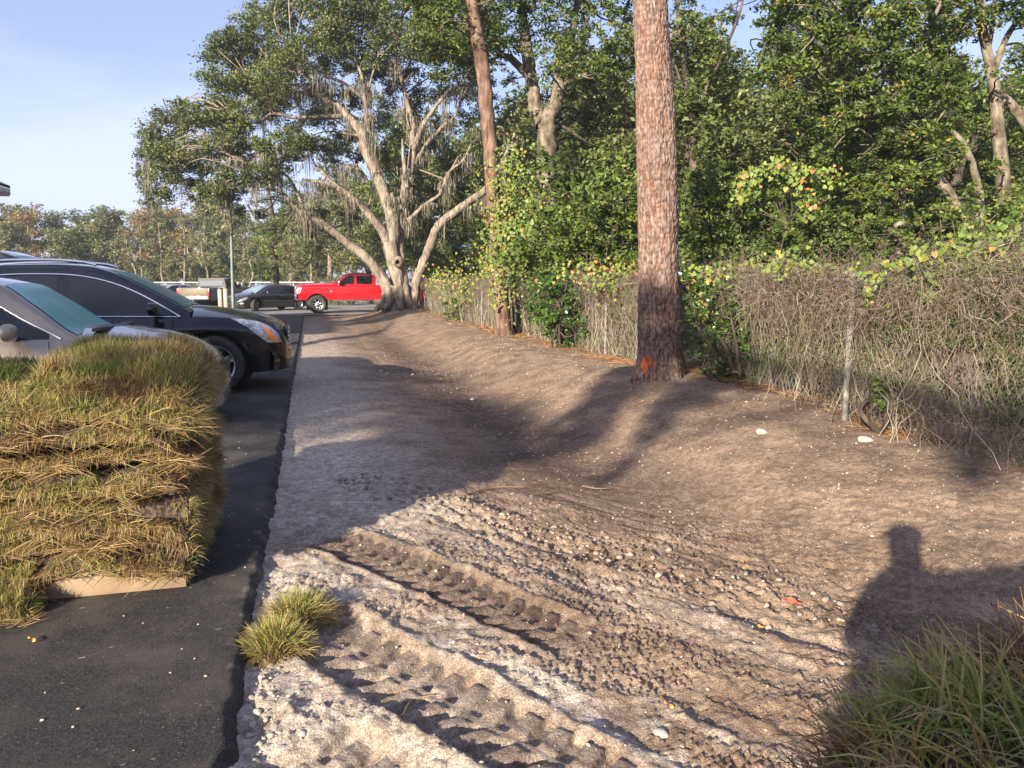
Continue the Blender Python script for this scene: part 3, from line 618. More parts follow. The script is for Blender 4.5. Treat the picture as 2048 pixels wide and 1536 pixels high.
def tree(name, label, D, L, C, bark, leaf, size, base, dens=1., cat='tree', group='trees along and behind the fence', n=12, tw=3, flat=.75, aspect=.5, tname='trunk', cname='crown'):
    b = G(base[0], base[1], 0) if len(base) == 2 else np.array(base); root = empty(name, tuple(b), 0, label, cat, group)
    mb = MB(); pts = limbs(mb, L, D, n); twigs(mb, pts, C, tw); mb.build(tname, bark, root, True, b)
    if C: crown(C, size, leaf, root, b, dens, cname, flat, aspect)
    return root, b, pts

# ---------------------------------------------------------------- the great live oak
def great_oak():
    D = 33.2; z = lambda x, y: (380+x/2.4, y/2.4)
    def lz(pts): return [(*z(a[0], a[1]), a[2]/2.4, a[3] if len(a) > 3 else 0) for a in pts]
    L = [lz([(1005,1520,120),(1003,1440,88),(998,1390,72),(990,1300,68),(962,1185,68),(975,1090,56),(940,950,52),(900,850,50,.4),(850,740,46,.6),(825,640,48,.8),(760,560,38,1),(700,500,34,1),(600,450,24,.6),(520,410,16,.3),(430,400,8,0)]),
         lz([(965,1505,80),(950,1390,58,-.3),(905,1310,52,-.4),(850,1240,46,-.6),(760,1170,40,-.8),(700,1120,36,-1),(630,1070,30,-1.3),(560,1035,22,-1.6),(500,990,14,-1.8),(440,920,8,-2)]),
         lz([(960,1170,60),(900,1080,40,-.3),(840,1010,34,-.5),(780,950,30,-.8),(720,910,26,-1),(650,880,20,-1.3),(600,870,16,-1.5),(540,860,10,-1.8)]), lz([(720,910,20,-1),(640,830,12,-1.2),(600,790,7,-1.2)]),
         lz([(1025,1440,70),(1012,1250,50,.3),(1005,1130,50,.3),(1025,1040,52,.4),(1032,900,38,.5),(1062,800,36,.6),(1072,650,32,.7),(1058,550,28,.8),(1030,450,18,.9),(1000,300,12,1),(990,215,7,1)]),
         lz([(895,830,40,.3),(885,700,26,.2),(852,600,22,0),(842,480,20,-.1),(828,380,14,-.2),(798,290,8,-.3)]), lz([(850,480,16,0),(870,380,10,0),(905,260,6,0)]),
         lz([(1060,1510,80),(1080,1380,46,.2),(1110,1290,44,.2),(1150,1180,42,.2),(1195,1080,42,.1),(1270,1020,38,0),(1350,960,32,-.2),(1430,900,32,-.4),(1480,820,28,-.4),(1520,740,22,-.4),(1560,640,14,-.3)]),
         lz([(1045,1060,22,.2),(1130,980,14,.3),(1200,930,14,.3),(1240,830,13,.4),(1310,770,11,.4),(1350,690,7,.4)]), lz([(1070,720,34,.6),(1120,600,24,.8),(1160,540,20,.9),(1220,460,17,1),(1290,410,14,1.1),(1375,402,10,1.2)]),
         lz([(1072,790,30,.6),(1130,700,22,1),(1200,620,18,1.3),(1270,560,12,1.5),(1300,480,8,1.7)]), lz([(1040,900,24,.2),(1027,780,20,.1),(1020,668,10,0)]), lz([(1010,1000,34,.1),(975,960,26,-.1),(970,925,14,-.2)]),
         lz([(725,560,26,.9),(620,560,18,.2),(500,565,15,-.4),(400,545,13,-.8),(330,585,12,-1.2),(260,580,8,-1.5),(190,540,5,-1.8)]), lz([(830,470,16,0),(740,400,14,-.3),(680,375,12,-.6),(620,340,11,-.8),(560,300,9,-1),(490,260,6,-1.2)]),
         lz([(560,1035,14,-1.6),(480,860,12,-1.6),(400,820,14,-1.8),(330,800,16,-2),(260,780,13,-2.3),(170,735,6,-2.6)]), lz([(1055,620,12,.6),(1030,540,8,.5),(995,505,5,.4)]), lz([(850,870,20,.2),(800,800,14,-.2),(720,785,9,-.6)]),
         lz([(700,510,16,1),(600,420,14,1),(540,360,9,.8),(440,330,6,.6)]), lz([(640,470,12,.8),(470,430,10,.4),(390,380,8,.2),(270,360,4,0)])]
    C = []
    left = [(285,400),(290,330),(300,240),(350,205),(420,215),(470,260),(560,300),(560,360),(440,400),(340,360),(300,415)]
    C += fill(left, 36, 22, 40, D, (-3.5, 1.5))
    up = [(415,215),(412,140),(455,60),(520,15),(560,-60),(980,-60),(960,110),(860,130),(700,90),(600,110),(590,190),(500,230)]
    C += fill(up, 62, 26, 46, D, (-2.5, 2.5))
    C += fill([(420,220),(460,160),(600,90),(980,100),(980,420),(900,420),(820,330),(640,300),(480,300)], 62, 24, 40, D, (2.2, 5.5))
    C += cl([(330,385,15,-2),(300,400,10,-2),(450,350,25,-2.5),(600,285,30,-1.8),(560,270,24,-1.6),(640,290,22,-1.5),(590,310,20,-1.9),(480,420,16,1),(520,430,16,1),(640,430,20,2.5),(700,430,24,3.5),(620,460,22,3.5),(340,300,30,-2),(660,60,40,-1),(860,60,40,-1.5),(740,120,20,-1),(430,90,18,0)], D)
    base = np.array([3.75, 33.4, Hs(3.75, 33.4)-.05])
    root = empty('live_oak', tuple(base), 0, 'huge spreading live oak hung with grey moss, beside the red pickup', 'tree')
    mb = MB(); pts = limbs(mb, L, D, 14, .16)
    # root flare
    for a in np.linspace(0, 6.28, 9)[:-1]:
        e = base+np.array([math.cos(a)*1.0, math.sin(a)*.8, .02]); tube(mb, smooth_path([base+np.array([math.cos(a)*.3, math.sin(a)*.3, 1.0]), base+np.array([math.cos(a)*.55, math.sin(a)*.5, .4]), e], [.30, .24, .10], 4)[0], np.linspace(.30, .10, 9), 8, .2, a)
    twigs(mb, pts, C, 3); mb.build('trunk', OAKB, root, True, base)
    # sawn limb scar facing the camera
    kp = P(795, 524, D-.55); V, Q = tubev([kp+FW*.25, kp, kp-FW*.03], [.26, .23, .10], 16, .1); npm('limb_scar', V, Q, OAKB, root, True, org=base)
    crown(C, .125, L_OAK, root, base, 1.45, sub=50)
    mp_ = pts[(pts[:, 2] > 4.0)]
    moss(mp_, 130, (.4, 1.5), root, base, .20, 46, .024)
    low = np.array([list(c+np.array([0, 0, -.3]))+[0] for c, r in C if c[2] < 9.5 and c[2] > 4.5 and r < 1.5]); moss(low, 60, (.5, 1.5), root, base, .22, 46, .024)
great_oak()

# ---------------------------------------------------------------- the two pines
def big_pine():
    base = np.array([4.05, 8.22]); z0 = Hs(*base)-.08; cen = np.array([P(1322, 755, 8.9), P(1318, 620, 8.95), P(1316, 400, 9.0), P(1310, 200, 9.05), P(1300, 0, 9.1), P(1292, -160, 9.2)])
    zs_ = np.concatenate([np.arange(z0, 4.9, .017), np.arange(4.9, 17, .25)]); cx = np.interp(zs_, cen[:, 2], cen[:, 0]); cy = np.interp(zs_, cen[:, 2], cen[:, 1])
    up_ = np.maximum(0, zs_-cen[-1, 2]); cx = cx-.01*up_
    r = np.interp(zs_, [z0, z0+.12, z0+.35, 1.2, 2.8, 4.9, 10, 17], [.335, .285, .262, .243, .225, .19, .15, .07])
    n_ = 210; th = np.arange(n_)*2*math.pi/n_; Zg, Tg = np.meshgrid(zs_, th, indexing='ij')
    per = 27; wx = .5*fbm2(Zg*3, np.sin(Tg)*2, 2); f1, f2, idv = cell2(Zg*6.5+1.3*fbm2(Zg*5, np.sin(Tg)*4+np.cos(Tg)*2, 3), Tg/(2*math.pi)*per+1.1*fbm2(Zg*6, np.cos(Tg)*4+np.sin(Tg)*2, 3), None)
    i_w = Tg/(2*math.pi)*per
    pl = sstep(.03, .22, f2-f1); f1b, f2b, _ = cell2(Zg*17+3, Tg/(2*math.pi)*40); pl2 = sstep(.02, .3, f2b-f1b)
    disp = .018*pl+.005*pl2+.004*idv+.005*vn(np.cos(Tg)*8, np.sin(Tg)*8, Zg*12)+.018*vn(np.cos(Tg)*1.4, np.sin(Tg)*1.4, Zg*1.2)
    flare = sstep(.5, 0, Zg-z0)*.07*np.maximum(0, np.sin(Tg*4+1)); rr = r[:, None]-.02+disp+flare
    V = np.stack([cx[:, None]+rr*np.cos(Tg), cy[:, None]+rr*np.sin(Tg), Zg], -1).reshape(-1, 3)
    m = pbr('pine_plates', (.3, .16, .11), .9, spec=.15); N, K = nodes(m); b_ = N['Principled BSDF']
    def at(k): a = N.new('ShaderNodeAttribute'); a.attribute_name = k; return a.outputs['Fac']
    tc = N.new('ShaderNodeTexCoord'); nn = N.new('ShaderNodeTexNoise'); nn.inputs['Scale'].default_value = 26; nn.inputs['Detail'].default_value = 8; mp = N.new('ShaderNodeMapping'); mp.inputs['Scale'].default_value = (1, 1, .5)
    K.new(tc.outputs['Object'], mp.inputs[0]); K.new(mp.outputs[0], nn.inputs['Vector'])
    def rp(src, st):
        r_ = N.new('ShaderNodeValToRGB'); e = r_.color_ramp.elements
        while len(e) < len(st): e.new(.5)
        for q, (p, c) in enumerate(st): e[q].position = p; e[q].color = (*c, 1)
        K.new(src, r_.inputs[0]); return r_.outputs[0]
    def mxx(f, a, b__, mode='MIX'):
        q = N.new('ShaderNodeMixRGB'); q.blend_type = mode
        for i, s in enumerate((f, a, b__)):
            if isinstance(s, (int, float)): q.inputs[i].default_value = s
            elif isinstance(s, tuple): q.inputs[i].default_value = (*s, 1)
            else: K.new(s, q.inputs[i])
        return q.outputs[0]
    plate = rp(nn.outputs['Fac'], [(.34, (.105, .069, .055)), (.5, (.18, .128, .105)), (.66, (.255, .20, .17))]); hue = rp(at('idv'), [(0, (1.1, .92, .84)), (.5, (1, 1, 1)), (1, (.9, .95, 1.0))])
    k = mxx(1., plate, hue, 'MULTIPLY'); k = mxx(at('crack'), (.055, .028, .020), k); sf = N.new('ShaderNodeMath'); sf.operation = 'MULTIPLY'; K.new(at('scrape'), sf.inputs[0]); sf.inputs[1].default_value = .85; k = mxx(sf.outputs[0], k, (.50, .115, .03)); K.new(k, b_.inputs['Base Color'])
    bu = N.new('ShaderNodeBump'); bu.inputs['Strength'].default_value = .7; bu.inputs['Distance'].default_value = .01; K.new(nn.outputs['Fac'], bu.inputs['Height']); K.new(bu.outputs[0], b_.inputs['Normal'])
    # orange scrape low on the side facing the camera, left of its middle
    dirc = math.atan2(-cy[0], -cx[0])-.62; dt = np.angle(np.exp(1j*(Tg-dirc))); sc = np.exp(-(dt/.36)**2-((Zg-z0-.22)/.12)**2); scr = sstep(.42, .58, sc*.75+.7*fbm2(Tg*15, Zg*22, 4))*(.4+.6*pl)
    root = empty('pine_tree', (base[0], base[1], z0), 0, 'thick straight pine trunk with flaky reddish bark and an orange scrape at its foot', 'tree', 'pine trunks on the dirt side of the fence'); org = (base[0], base[1], z0)
    npm('trunk', V, grid_q(len(zs_), n_, True), m, root, True, {'crack': np.clip(pl*.5+.5*pl2, 0, 1).ravel(), 'idv': idv.ravel(), 'scrape': scr.ravel()}, org)
    C = [(np.array([cx[-1]+rng.normal(0, 1.3), cy[-1]+rng.normal(0, 1.3), rng.uniform(13, 18.5)]), rng.uniform(.6, 1)) for _ in range(14)]
    mb = MB(); pts = np.array([[cx[i], cy[i], zs_[i], .05] for i in range(len(zs_)) if zs_[i] > 12]); twigs(mb, pts, C, 3); mb.build('branches', PINEB, root, True, org)
    crown(C, .2, L_OAK, root, org, .8, 'crown', aspect=.12)
    return org
PO = big_pine()
def red_pine():
    D = 17.9; b = np.array([4.47, 17.3, Hs(4.47, 17.3)-.05]); C = fill([(860,-200),(1000,-200),(1010,20),(880,60)], 10, 35, 55, D, (-1, 1))
    root = empty('pine_tree', tuple(b), 0, 'slender leaning reddish pine trunk with yellow vines climbing it', 'tree', 'pine trunks on the dirt side of the fence')
    mb = MB(); pts = limbs(mb, [[(1012,690,50),(1008,668,36),(1006,640,32),(1000,560,30),(990,460,29),(985,400,29),(980,300,29),(972,200,28),(962,120,26),(948,30,23),(930,-80,18)]], D, 20, .12); twigs(mb, pts[pts[:, 2] > 6.5], C, 3)
    mb.build('trunk', PINEB, root, True, b); crown(C, .12, L_DEEP, root, b, .7, aspect=.3)
red_pine()

# ---------------------------------------------------------------- trees behind the fence, each traced at its own distance
def forked():
    D = 19.5
    L = [[(1098,560,48),(1094,500,44),(1092,400,40),(1092,320,36),(1094,270,38),(1096,235,34),(1110,215,26),(1118,170,24),(1122,130,22),(1138,95,18),(1150,30,12),(1165,-60,8)],
         [(1085,250,30),(1073,225,26),(1066,180,24),(1060,140,24),(1052,90,22),(1046,40,18),(1035,-30,12)], [(1056,150,18),(1040,135,16),(1022,118,14),(1003,110,9)], [(1120,150,14),(1140,120,10),(1172,80,6)], [(1122,170,14),(1170,150,9),(1215,150,5),(1240,160,3)]]
    C = fill([(810,-60),(1275,-60),(1275,130),(1240,170),(1150,165),(1080,90),(1000,105),(900,120),(830,60)], 52, 28, 50, D, (-2.2, 2.5))+fill([(1130,150),(1230,130),(1270,200),(1250,330),(1160,330)], 9, 20, 30, D, (1.5, 3.5))+cl([(1000,130,22,1.5),(1020,160,20,2),(950,150,26,2),(880,150,26,2.5),(1200,130,30,-1)], D)
    tree('laurel_oak', 'grey forked oak with two rising limbs, between the slender pine and the thick pine', D, L, C, GREYB, L_DEEP, .095, (*P(1098, 560, D)[:2], 0.1), 1.0, n=16)
forked()
tree('understory_tree', 'thin reddish-brown trunk between the forked oak and the thick pine', 23, [[(1162,560,20),(1156,480,17),(1153,400,16),(1150,330,14),(1165,250,12),(1172,200,9)], [(1150,330,8),(1120,280,6),(1105,250,4)]],
     fill([(1110,220),(1260,200),(1270,420),(1200,460),(1120,420)], 16, 20, 34, 23, (.5, 3.5)), PINEB, L_DEEP, .11, (*P(1162, 560, 23)[:2], .1), .8)
tree('understory_tree', 'dark tree with two steep bare limbs just right of the thick pine', 20, [[(1392,560,22),(1390,400,20),(1386,300,19),(1380,210,16),(1371,150,13),(1362,70,10),(1350,-20,7)], [(1386,300,12),(1400,210,9),(1440,120,7),(1478,30,5),(1490,-30,3)], [(1380,210,8),(1350,130,6),(1335,60,4)]],
     fill([(1345,-40),(1500,-40),(1480,130),(1420,220),(1440,330),(1350,330),(1340,150)], 24, 14, 26, 20, (-1.5, 2.5))+cl([(1420,70,26,0),(1435,100,24,0),(1360,20,18),(1400,160,20),(1450,40,18)], 20), DARKB, L_DEEP, .10, (*P(1392, 560, 20)[:2], .1), .75)
tree('live_oak', 'arching dark oak with thin airy foliage in front of sky, middle of the right wood', 25, [[(1620,540,26),(1605,430,22),(1590,330,20),(1570,270,17),(1545,225,13),(1500,195,9),(1460,180,5)], [(1590,330,14),(1560,300,10),(1510,275,7),(1470,262,4)], [(1570,270,12),(1590,200,10),(1580,130,7),(1560,80,4)], [(1590,330,12),(1640,270,8),(1680,230,5)]],
     fill([(1440,170),(1540,110),(1640,90),(1660,330),(1600,380),(1480,380),(1430,300)], 48, 16, 28, 25, (-2, 2.5)), DARKB, L_OAK, .12, (*P(1620, 540, 25)[:2], .1), .8)
def bigcrown():
    D = 15
    L = [[(1800,560,26),(1800,420,24),(1798,300,22),(1792,200,20),(1790,110,20),(1788,40,18),(1782,-60,14)], [(1795,250,14),(1740,150,10),(1690,60,7),(1660,-20,4)], [(1795,160,14),(1840,90,10),(1880,10,7)], [(1798,300,12),(1860,230,9),(1900,160,5)], [(1798,330,10),(1730,260,8),(1670,190,5)]]
    C = fill([(1530,-50),(1900,-50),(1930,120),(1905,270),(1850,360),(1740,370),(1640,330),(1600,230),(1545,130)], 105, 28, 46, D, (-2.8, 2.0))
    tree('bay_tree', 'broad dense dark-green tree filling the upper right, trunk half hidden', D, L, C, PALEB, L_DEEP, .085, (*P(1800, 560, D)[:2], .1), 1.25)
bigcrown()
tree('laurel_oak', 'pale lichen-spotted trunk forking near the right edge', 15.5, [[(2035,560,34),(2020,470,30),(2008,400,28),(2000,300,26),(1992,220,24),(1988,170,22),(1975,110,18),(1962,40,16),(1955,-40,12)], [(1990,180,18),(2020,210,20),(2045,240,18),(2075,300,16)], [(1985,150,14),(2010,80,12),(2045,30,10),(2090,-20,7)], [(1975,110,10),(1985,50,8),(1990,-20,6)]],
     fill([(1880,-50),(2100,-50),(2100,60),(1990,30),(1940,80),(1900,80)], 24, 22, 40, 15.5, (-2, 1.5))+cl([(1990,330,26,-1),(2020,400,30,-1.2),(1960,250,20,-1),(2010,150,20,-.8),(2060,120,30,1),(2080,330,40,1.5),(2050,440,34,1),(1920,250,26,1.5),(1940,180,18,1.5)], 15.5), GREYB, L_DEEP, .085, (*P(2035, 560, 15.5)[:2], .1), .8, n=14)
tree('leaning_tree', 'pale dead trunk leaning left across the dark wood at the right', 13.5, [[(1990,540,20),(1955,475,20),(1920,420,20),(1880,360,18),(1850,330,16),(1830,308,14)], [(1955,475,17),(1960,400,17),(1945,330,14),(1925,285,11),(1905,262,7)]], cl([(1860,340,20,-.5),(1925,300,22,-.5),(1960,380,24,-.5),(1830,300,24),(1900,250,26,.5),(1900,330,22,-.4),(1940,430,26,-.5),(1985,470,26,-.5),(1870,390,20,-.4)], 13.5), GREYB, L_DEEP, .08, (*P(1990, 540, 13.5)[:2], .1), .8)
tree('understory_tree', 'black slim trunk in shade left of the pale forked trunk', 17, [[(1915,560,24),(1915,450,24),(1913,370,24),(1905,330,18),(1880,300,10)], [(1914,380,12),(1925,330,9),(1940,300,6)]], fill([(1870,230),(1960,220),(1980,340),(1880,330)], 10, 18, 30, 17, (-.5, 2)), DARKB, L_DEEP, .09, (*P(1915, 560, 17)[:2], .1), .8)

def shrub(label, D, poly, n, r0, r1, leaf, size, dens=1., dd=(-.5, .6), base=None, group='bushes behind the fence', stems=5, aspect=.5, name='shrub', cat='bush'):
    C = fill(poly, n, r0, r1, D, dd); us = [p[0] for p in poly]; vm = max(p[1] for p in poly); uc = sum(us)/len(us)
    b = np.array(base) if base is not None else P(uc, vm, D)*np.array([1, 1, 0]); b[2] = Hs(b[0], b[1])-.03
    root = empty(name, tuple(b), 0, label, cat, group); mb = MB(); pts = []
    for i in range(stems):
        e, r = C[int(rng.integers(len(C)))]; p_, r_ = smooth_path([b+np.array([*rng.normal(0, .1, 2), 0]), (b+e)/2+rng.normal(0, .12, 3), e], [.03, .02, .008], 5); tube(mb, p_, r_, 6); pts.append(np.column_stack([p_, r_]))
    twigs(mb, np.concatenate(pts), C, 3, .015); mb.build('stems', DARKB, root, True, b); crown(C, size, leaf, root, b, dens, 'foliage', .8, aspect)
    return root
shrub('bright leafy bush higher than the fence, capped by yellow vine, centre right', 11.5, [(1470,560),(1475,420),(1500,350),(1560,325),(1640,340),(1670,400),(1690,470),(1680,560)], 42, 18, 34, L_MID, .062, 1.)
shrub('mid-green bush right behind the thick pine', 11.5, [(1355,560),(1355,400),(1390,330),(1440,340),(1480,420),(1480,560)], 28, 18, 34, L_MID, .062, .95)
shrub('darker bush right of the bright vine-capped one', 12.5, [(1670,560),(1680,430),(1720,380),(1790,370),(1830,450),(1830,560)], 30, 18, 34, L_DEEP, .066, 1.)
shrub('dark bush behind the leaning trunk', 12.5, [(1820,560),(1830,440),(1880,410),(1960,440),(1980,560)], 24, 18, 32, L_DEEP, .066, 1.)
shrub('leafy bush at the right edge above the fence', 11, [(1960,560),(1970,470),(2030,430),(2100,440),(2100,570)], 20, 18, 32, L_MID, .062, .8)
shrub('dark understory bush left of the thick pine, under yellow vine leaves', 15, [(1130,580),(1130,450),(1180,400),(1270,380),(1290,580)], 26, 20, 34, L_DEEP, .075, 1.)
shrub('dark bush behind the leaning limb of the live oak', 38, [(880,570),(890,450),(920,400),(985,420),(1000,570)], 26, 18, 30, L_DEEP, .11, 1.)
shrub('loose bush behind the slender pine', 27, [(1000,580),(1010,440),(1060,420),(1085,580)], 14, 18, 28, L_OLIVE, .11, .8)
shrub('pale green drooping vine thicket between slender pine and forked oak', 18.8, [(985,520),(990,300),(1010,190),(1045,180),(1065,260),(1078,420),(1085,520)], 30, 12, 22, L_OLIVE, .08, .45, (-.5, 1.2), name='vine_thicket', cat='vine')
# in front of the fence
shrub('glossy dark-green evergreen shrub on the dirt side of the fence, below the forked oak', 14.2, [(1065,560),(1100,545),(1150,560),(1165,620),(1168,680),(1130,700),(1090,660),(1060,620)], 30, 13, 22, L_GLOSS, .075, 1.5, (-.3, .3), group='low greenery along the fence')
shrub('small light-green shrub at the far end of the fence', 25.5, [(885,640),(888,605),(905,592),(925,608),(925,638)], 8, 8, 12, L_MID, .09, 1., (-.2, .2), group='low greenery along the fence')
shrub('dark bush pressed against the fence right of the thick pine', 8.75, [(1365,560),(1450,570),(1530,600),(1530,700),(1520,770),(1440,775),(1375,720)], 34, 16, 30, L_GLOSS, .052, .8, (-.25, .3), group='low greenery along the fence')
shrub('knee-high leafy sapling right of the near fence post', 6.1, [(1738,800),(1745,755),(1775,745),(1815,760),(1815,805),(1775,825)], 10, 10, 16, L_MID, .05, .8, (-.15, .15), group='low greenery along the fence')
shrub('low evergreen sprig at the foot of the fence right of the thick pine', 8.6, [(1420,790),(1430,755),(1475,750),(1490,785)], 6, 10, 15, L_GLOSS, .05, .8, (-.1, .1), group='low greenery along the fence')
shrub('dark leafy mass behind the fence at the far right', 6.6, [(1950,900),(1960,740),(2000,640),(2100,620),(2110,900)], 20, 24, 40, L_MID, .045, .8, (0, .6), group='low greenery along the fence')
shrub('thin dark bush behind the fence right of the near post', 6.9, [(1800,840),(1810,640),(1900,600),(1960,660),(1950,860)], 20, 16, 28, L_MID, .042, .38, (0, .8), group='low greenery along the fence')
shrub('thin brushy bush behind the fence left of the near post', 8.0, [(1560,760),(1570,600),(1650,580),(1700,640),(1700,800)], 22, 16, 28, L_MID, .042, .38, (0, .8), group='low greenery along the fence')

# ---------------------------------------------------------------- chain-link fence and what grows on it
def fx_(y): return np.interp(y, [2, 5, 8, 14, 40], [4.38, 4.55, 4.98, 5.02, 5.05])
def fence():
    y0, y1 = 2.2, 36.; root = empty('chain_link_fence', (float(fx_(y0)), y0, .1), 0, 'rusty grey chain-link fence overgrown with dry vines, along the dirt strip', 'fence'); org = root.location
    GAL = dirty('galvanised', (.12, .115, .10), (.27, .26, .235), 14, .75, .3); RUST = dirty('rusty_wire', (.20, .16, .13), (.36, .33, .30), 3, .7, .3)
    hgt = 1.2; t = []; s = .075; ys_ = np.arange(y0, y1, s); nz_ = int(hgt/s); P0 = []; P1 = []
    for j in range(nz_):
        for k_ in (0, 1):
            a = ys_+(0 if (j+k_) % 2 == 0 else s/2)*0; yA = ys_+(s/2 if j % 2 else 0); yB = yA+(s/2 if k_ else -s/2)
            P0.append(np.stack([fx_(yA)+.004*(k_*2-1), yA, .03+j*s+0*yA], -1)); P1.append(np.stack([fx_(yB)-.004*(k_*2-1), yB, .03+(j+1)*s+0*yA], -1))
    A = np.concatenate(P0); B = np.concatenate(P1); A[:, 2] += H(A[:, 0], A[:, 1]); B[:, 2] += H(B[:, 0], B[:, 1])
    sag = lambda Q: .02*fbm2(Q[:, 1]*.8, Q[:, 2]*.8, 2); A[:, 0] += sag(A); B[:, 0] += sag(B)
    w = np.array([[.0024, 0, 0], [0, 0.0024, 0]]); V = []; 
    for q in w: V += [A-q, A+q, B+q, B-q]
    V = np.stack(V, 1).reshape(-1, 3); Q = np.arange(len(V)).reshape(-1, 4)
    npm('wire_mesh', V, Q, RUST, root, org=org)
    yr = np.arange(y0, y1, .5); rail = np.stack([fx_(yr), yr, H(fx_(yr), yr)+hgt+.03], -1); mb = MB(); tube(mb, rail, .017, 8); mb.build('top_rail', RUST, root, True, org)
    for yp in [2.3, 5.62, 8.9, 12.2, 15.5, 18.8, 22.1, 25.4, 28.7, 32, 35.4]:
        x = float(fx_(yp))-.05; z = Hs(x, yp); mb = MB(); r_ = .027; tube(mb, [[x, yp, z-.1], [x, yp, z+.7], [x+.01, yp, z+hgt+.05]], r_, 12); tube(mb, [[x, yp, z+hgt+.05], [x, yp, z+hgt+.07], [x, yp, z+hgt+.10]], [r_*1.25, r_*1.1, .008], 12)
        mb.build('post', GAL, root, True, org)
fence()
def strands(Pt, r):
    n_, k_, _ = Pt.shape; t = np.gradient(Pt, axis=1); t /= np.linalg.norm(t, axis=2, keepdims=True)+1e-9; a = np.cross(t, np.array([.6, .3, .74])); a /= np.linalg.norm(a, axis=2, keepdims=True)+1e-9; b_ = np.cross(t, a)
    r = np.broadcast_to(r, (n_, k_))[..., None]; V = np.stack([Pt+r*(a*math.cos(q)+b_*math.sin(q)) for q in (0, 2.094, 4.189)], 2).reshape(-1, 3)
    i = (np.arange(n_)[:, None]*k_+np.arange(k_-1)[None])[..., None]*3; j = np.arange(3)[None, None]; j2 = (j+1) % 3
    return V, np.stack([i+j, i+j2, i+3+j2, i+3+j], -1).reshape(-1, 4), 3*k_
DRYV = leafmat('dry_vines', [(0, (.08, .055, .042)), (.5, (.20, .16, .12)), (.8, (.34, .30, .225)), (1, (.46, .42, .33))], 0, .9, .1)
def dry_vines(y0, y1, ns, nt_, nr, label):
    b = (float(fx_((y0+y1)/2)), (y0+y1)/2, .1); V, Q, A = [], [], []; off = 0
    def put(v, q, k_, a):
        nonlocal off; V.append(v); Q.append(q+off); A.append(np.repeat(a, k_)); off += len(v)
    lg = lambda n_: y0*np.exp(rng.random(n_)*math.log(y1/y0))
    # stems climbing from the ground
    y = lg(ns); x = fx_(y)+rng.normal(-.03, .12, ns); k_ = 9; tt = np.linspace(0, 1, k_)[None]; h_ = rng.uniform(.5, 1.5, ns)[:, None]
    wob = np.cumsum(rng.normal(0, .065, (ns, k_)), 1); wob2 = np.cumsum(rng.normal(0, .03, (ns, k_)), 1); lean = rng.normal(0, .35, (ns, 1))
    Pt = np.stack([x[:, None]+wob2*.7, y[:, None]+wob+lean*tt, H(x, y)[:, None]-.02+tt*h_], -1); sc = (y/8)[:, None]**.5; put(*strands(Pt, rng.uniform(.0012, .008, (ns, 1))*rng.random((ns, 1))*sc*(1-.6*tt)), np.clip(rng.normal(.62, .25, ns), 0, 1))
    # curled tangle hanging over the top
    y = lg(nt_); x = fx_(y)+rng.normal(0, .16, nt_); z = H(x, y)+rng.normal(1.13, .10, nt_)+.06*fbm2(y*1.2, y*0, 2); k_ = 10; dirv = rng.normal(0, 1, (nt_, 3)); dirv[:, 0] *= .5; steps = rng.normal(0, .035, (nt_, k_, 3))+dirv[:, None]*.028*np.linspace(1, .3, k_)[None, :, None]; steps[:, :, 2] -= np.linspace(-.01, .035, k_)[None]
    Pt = np.stack([x, y, z], -1)[:, None]+np.cumsum(steps, 1); put(*strands(Pt, rng.uniform(.0012, .003, (nt_, 1))*(y/8)[:, None]**.5), np.clip(rng.normal(.38, .17, nt_), 0, 1))
    # hanging runners on the mesh
    y = lg(nr); x = fx_(y)+rng.normal(0, .07, nr); z = H(x, y)+rng.uniform(.3, 1.4, nr); steps = rng.normal(0, .03, (nr, k_, 3))+np.array([0, 0, -.045]); steps[:, :, 0] *= .4
    Pt = np.stack([x, y, z], -1)[:, None]+np.cumsum(steps, 1); Pt[..., 2] = np.maximum(Pt[..., 2], H(Pt[..., 0], Pt[..., 1])+.01); put(*strands(Pt, rng.uniform(.001, .0026, (nr, 1))*(y/8)[:, None]**.5), np.clip(rng.normal(.5, .2, nr), 0, 1))
    tag(npm('dry_vine_tangle', np.concatenate(V), np.concatenate(Q), DRYV, None, False, {'v': np.concatenate(A)}), label, 'vines', 'dry vines on the fence', 'stuff')
dry_vines(2.9, 8.2, 190, 2900, 700, 'brown dry vines tangled over the fence right of the thick pine')
dry_vines(8.2, 34, 700, 3800, 1300, 'grey-brown dry vines tangled over the fence left of the thick pine')
def dry_leaves(y0, y1, n_, label):
    y = y0*np.exp(rng.random(n_)*math.log(y1/y0)); z = rng.random(n_)**.8*1.35; x = fx_(y)+np.abs(rng.normal(0, .22, n_))-.08; ok = fbm2(y*1.4, z*2.2, 3) > -.2; x, y, z = x[ok], y[ok], z[ok]
    V, Q = leaves(np.stack([x, y, z+H(x, y)], -1), .030*(y/8)**.4*rng.uniform(.4, 1.4, len(x)), .2, .5); v = np.clip(fbm2(y*1.1+4, z*1.3, 3)*.9+.66+rng.normal(0, .2, len(x)), 0, 1)
    tag(npm('creeper', V, Q, leafmat('creeper_leaves', [(0, (.10, .08, .055)), (.3, (.20, .165, .11)), (.5, (.13, .125, .065)), (.7, (.07, .095, .03)), (1, (.11, .17, .045))], .25) if 'creeper_leaves' not in MATS else MATS['creeper_leaves'], None, False, {'v': np.repeat(v, 4)}), label, 'creeper', 'creeper on the fence', 'stuff')
dry_leaves(2.9, 8.4, 70000, 'small faded creeper leaves on the near fence')
dry_leaves(8.2, 34, 60000, 'small faded creeper leaves on the far fence')

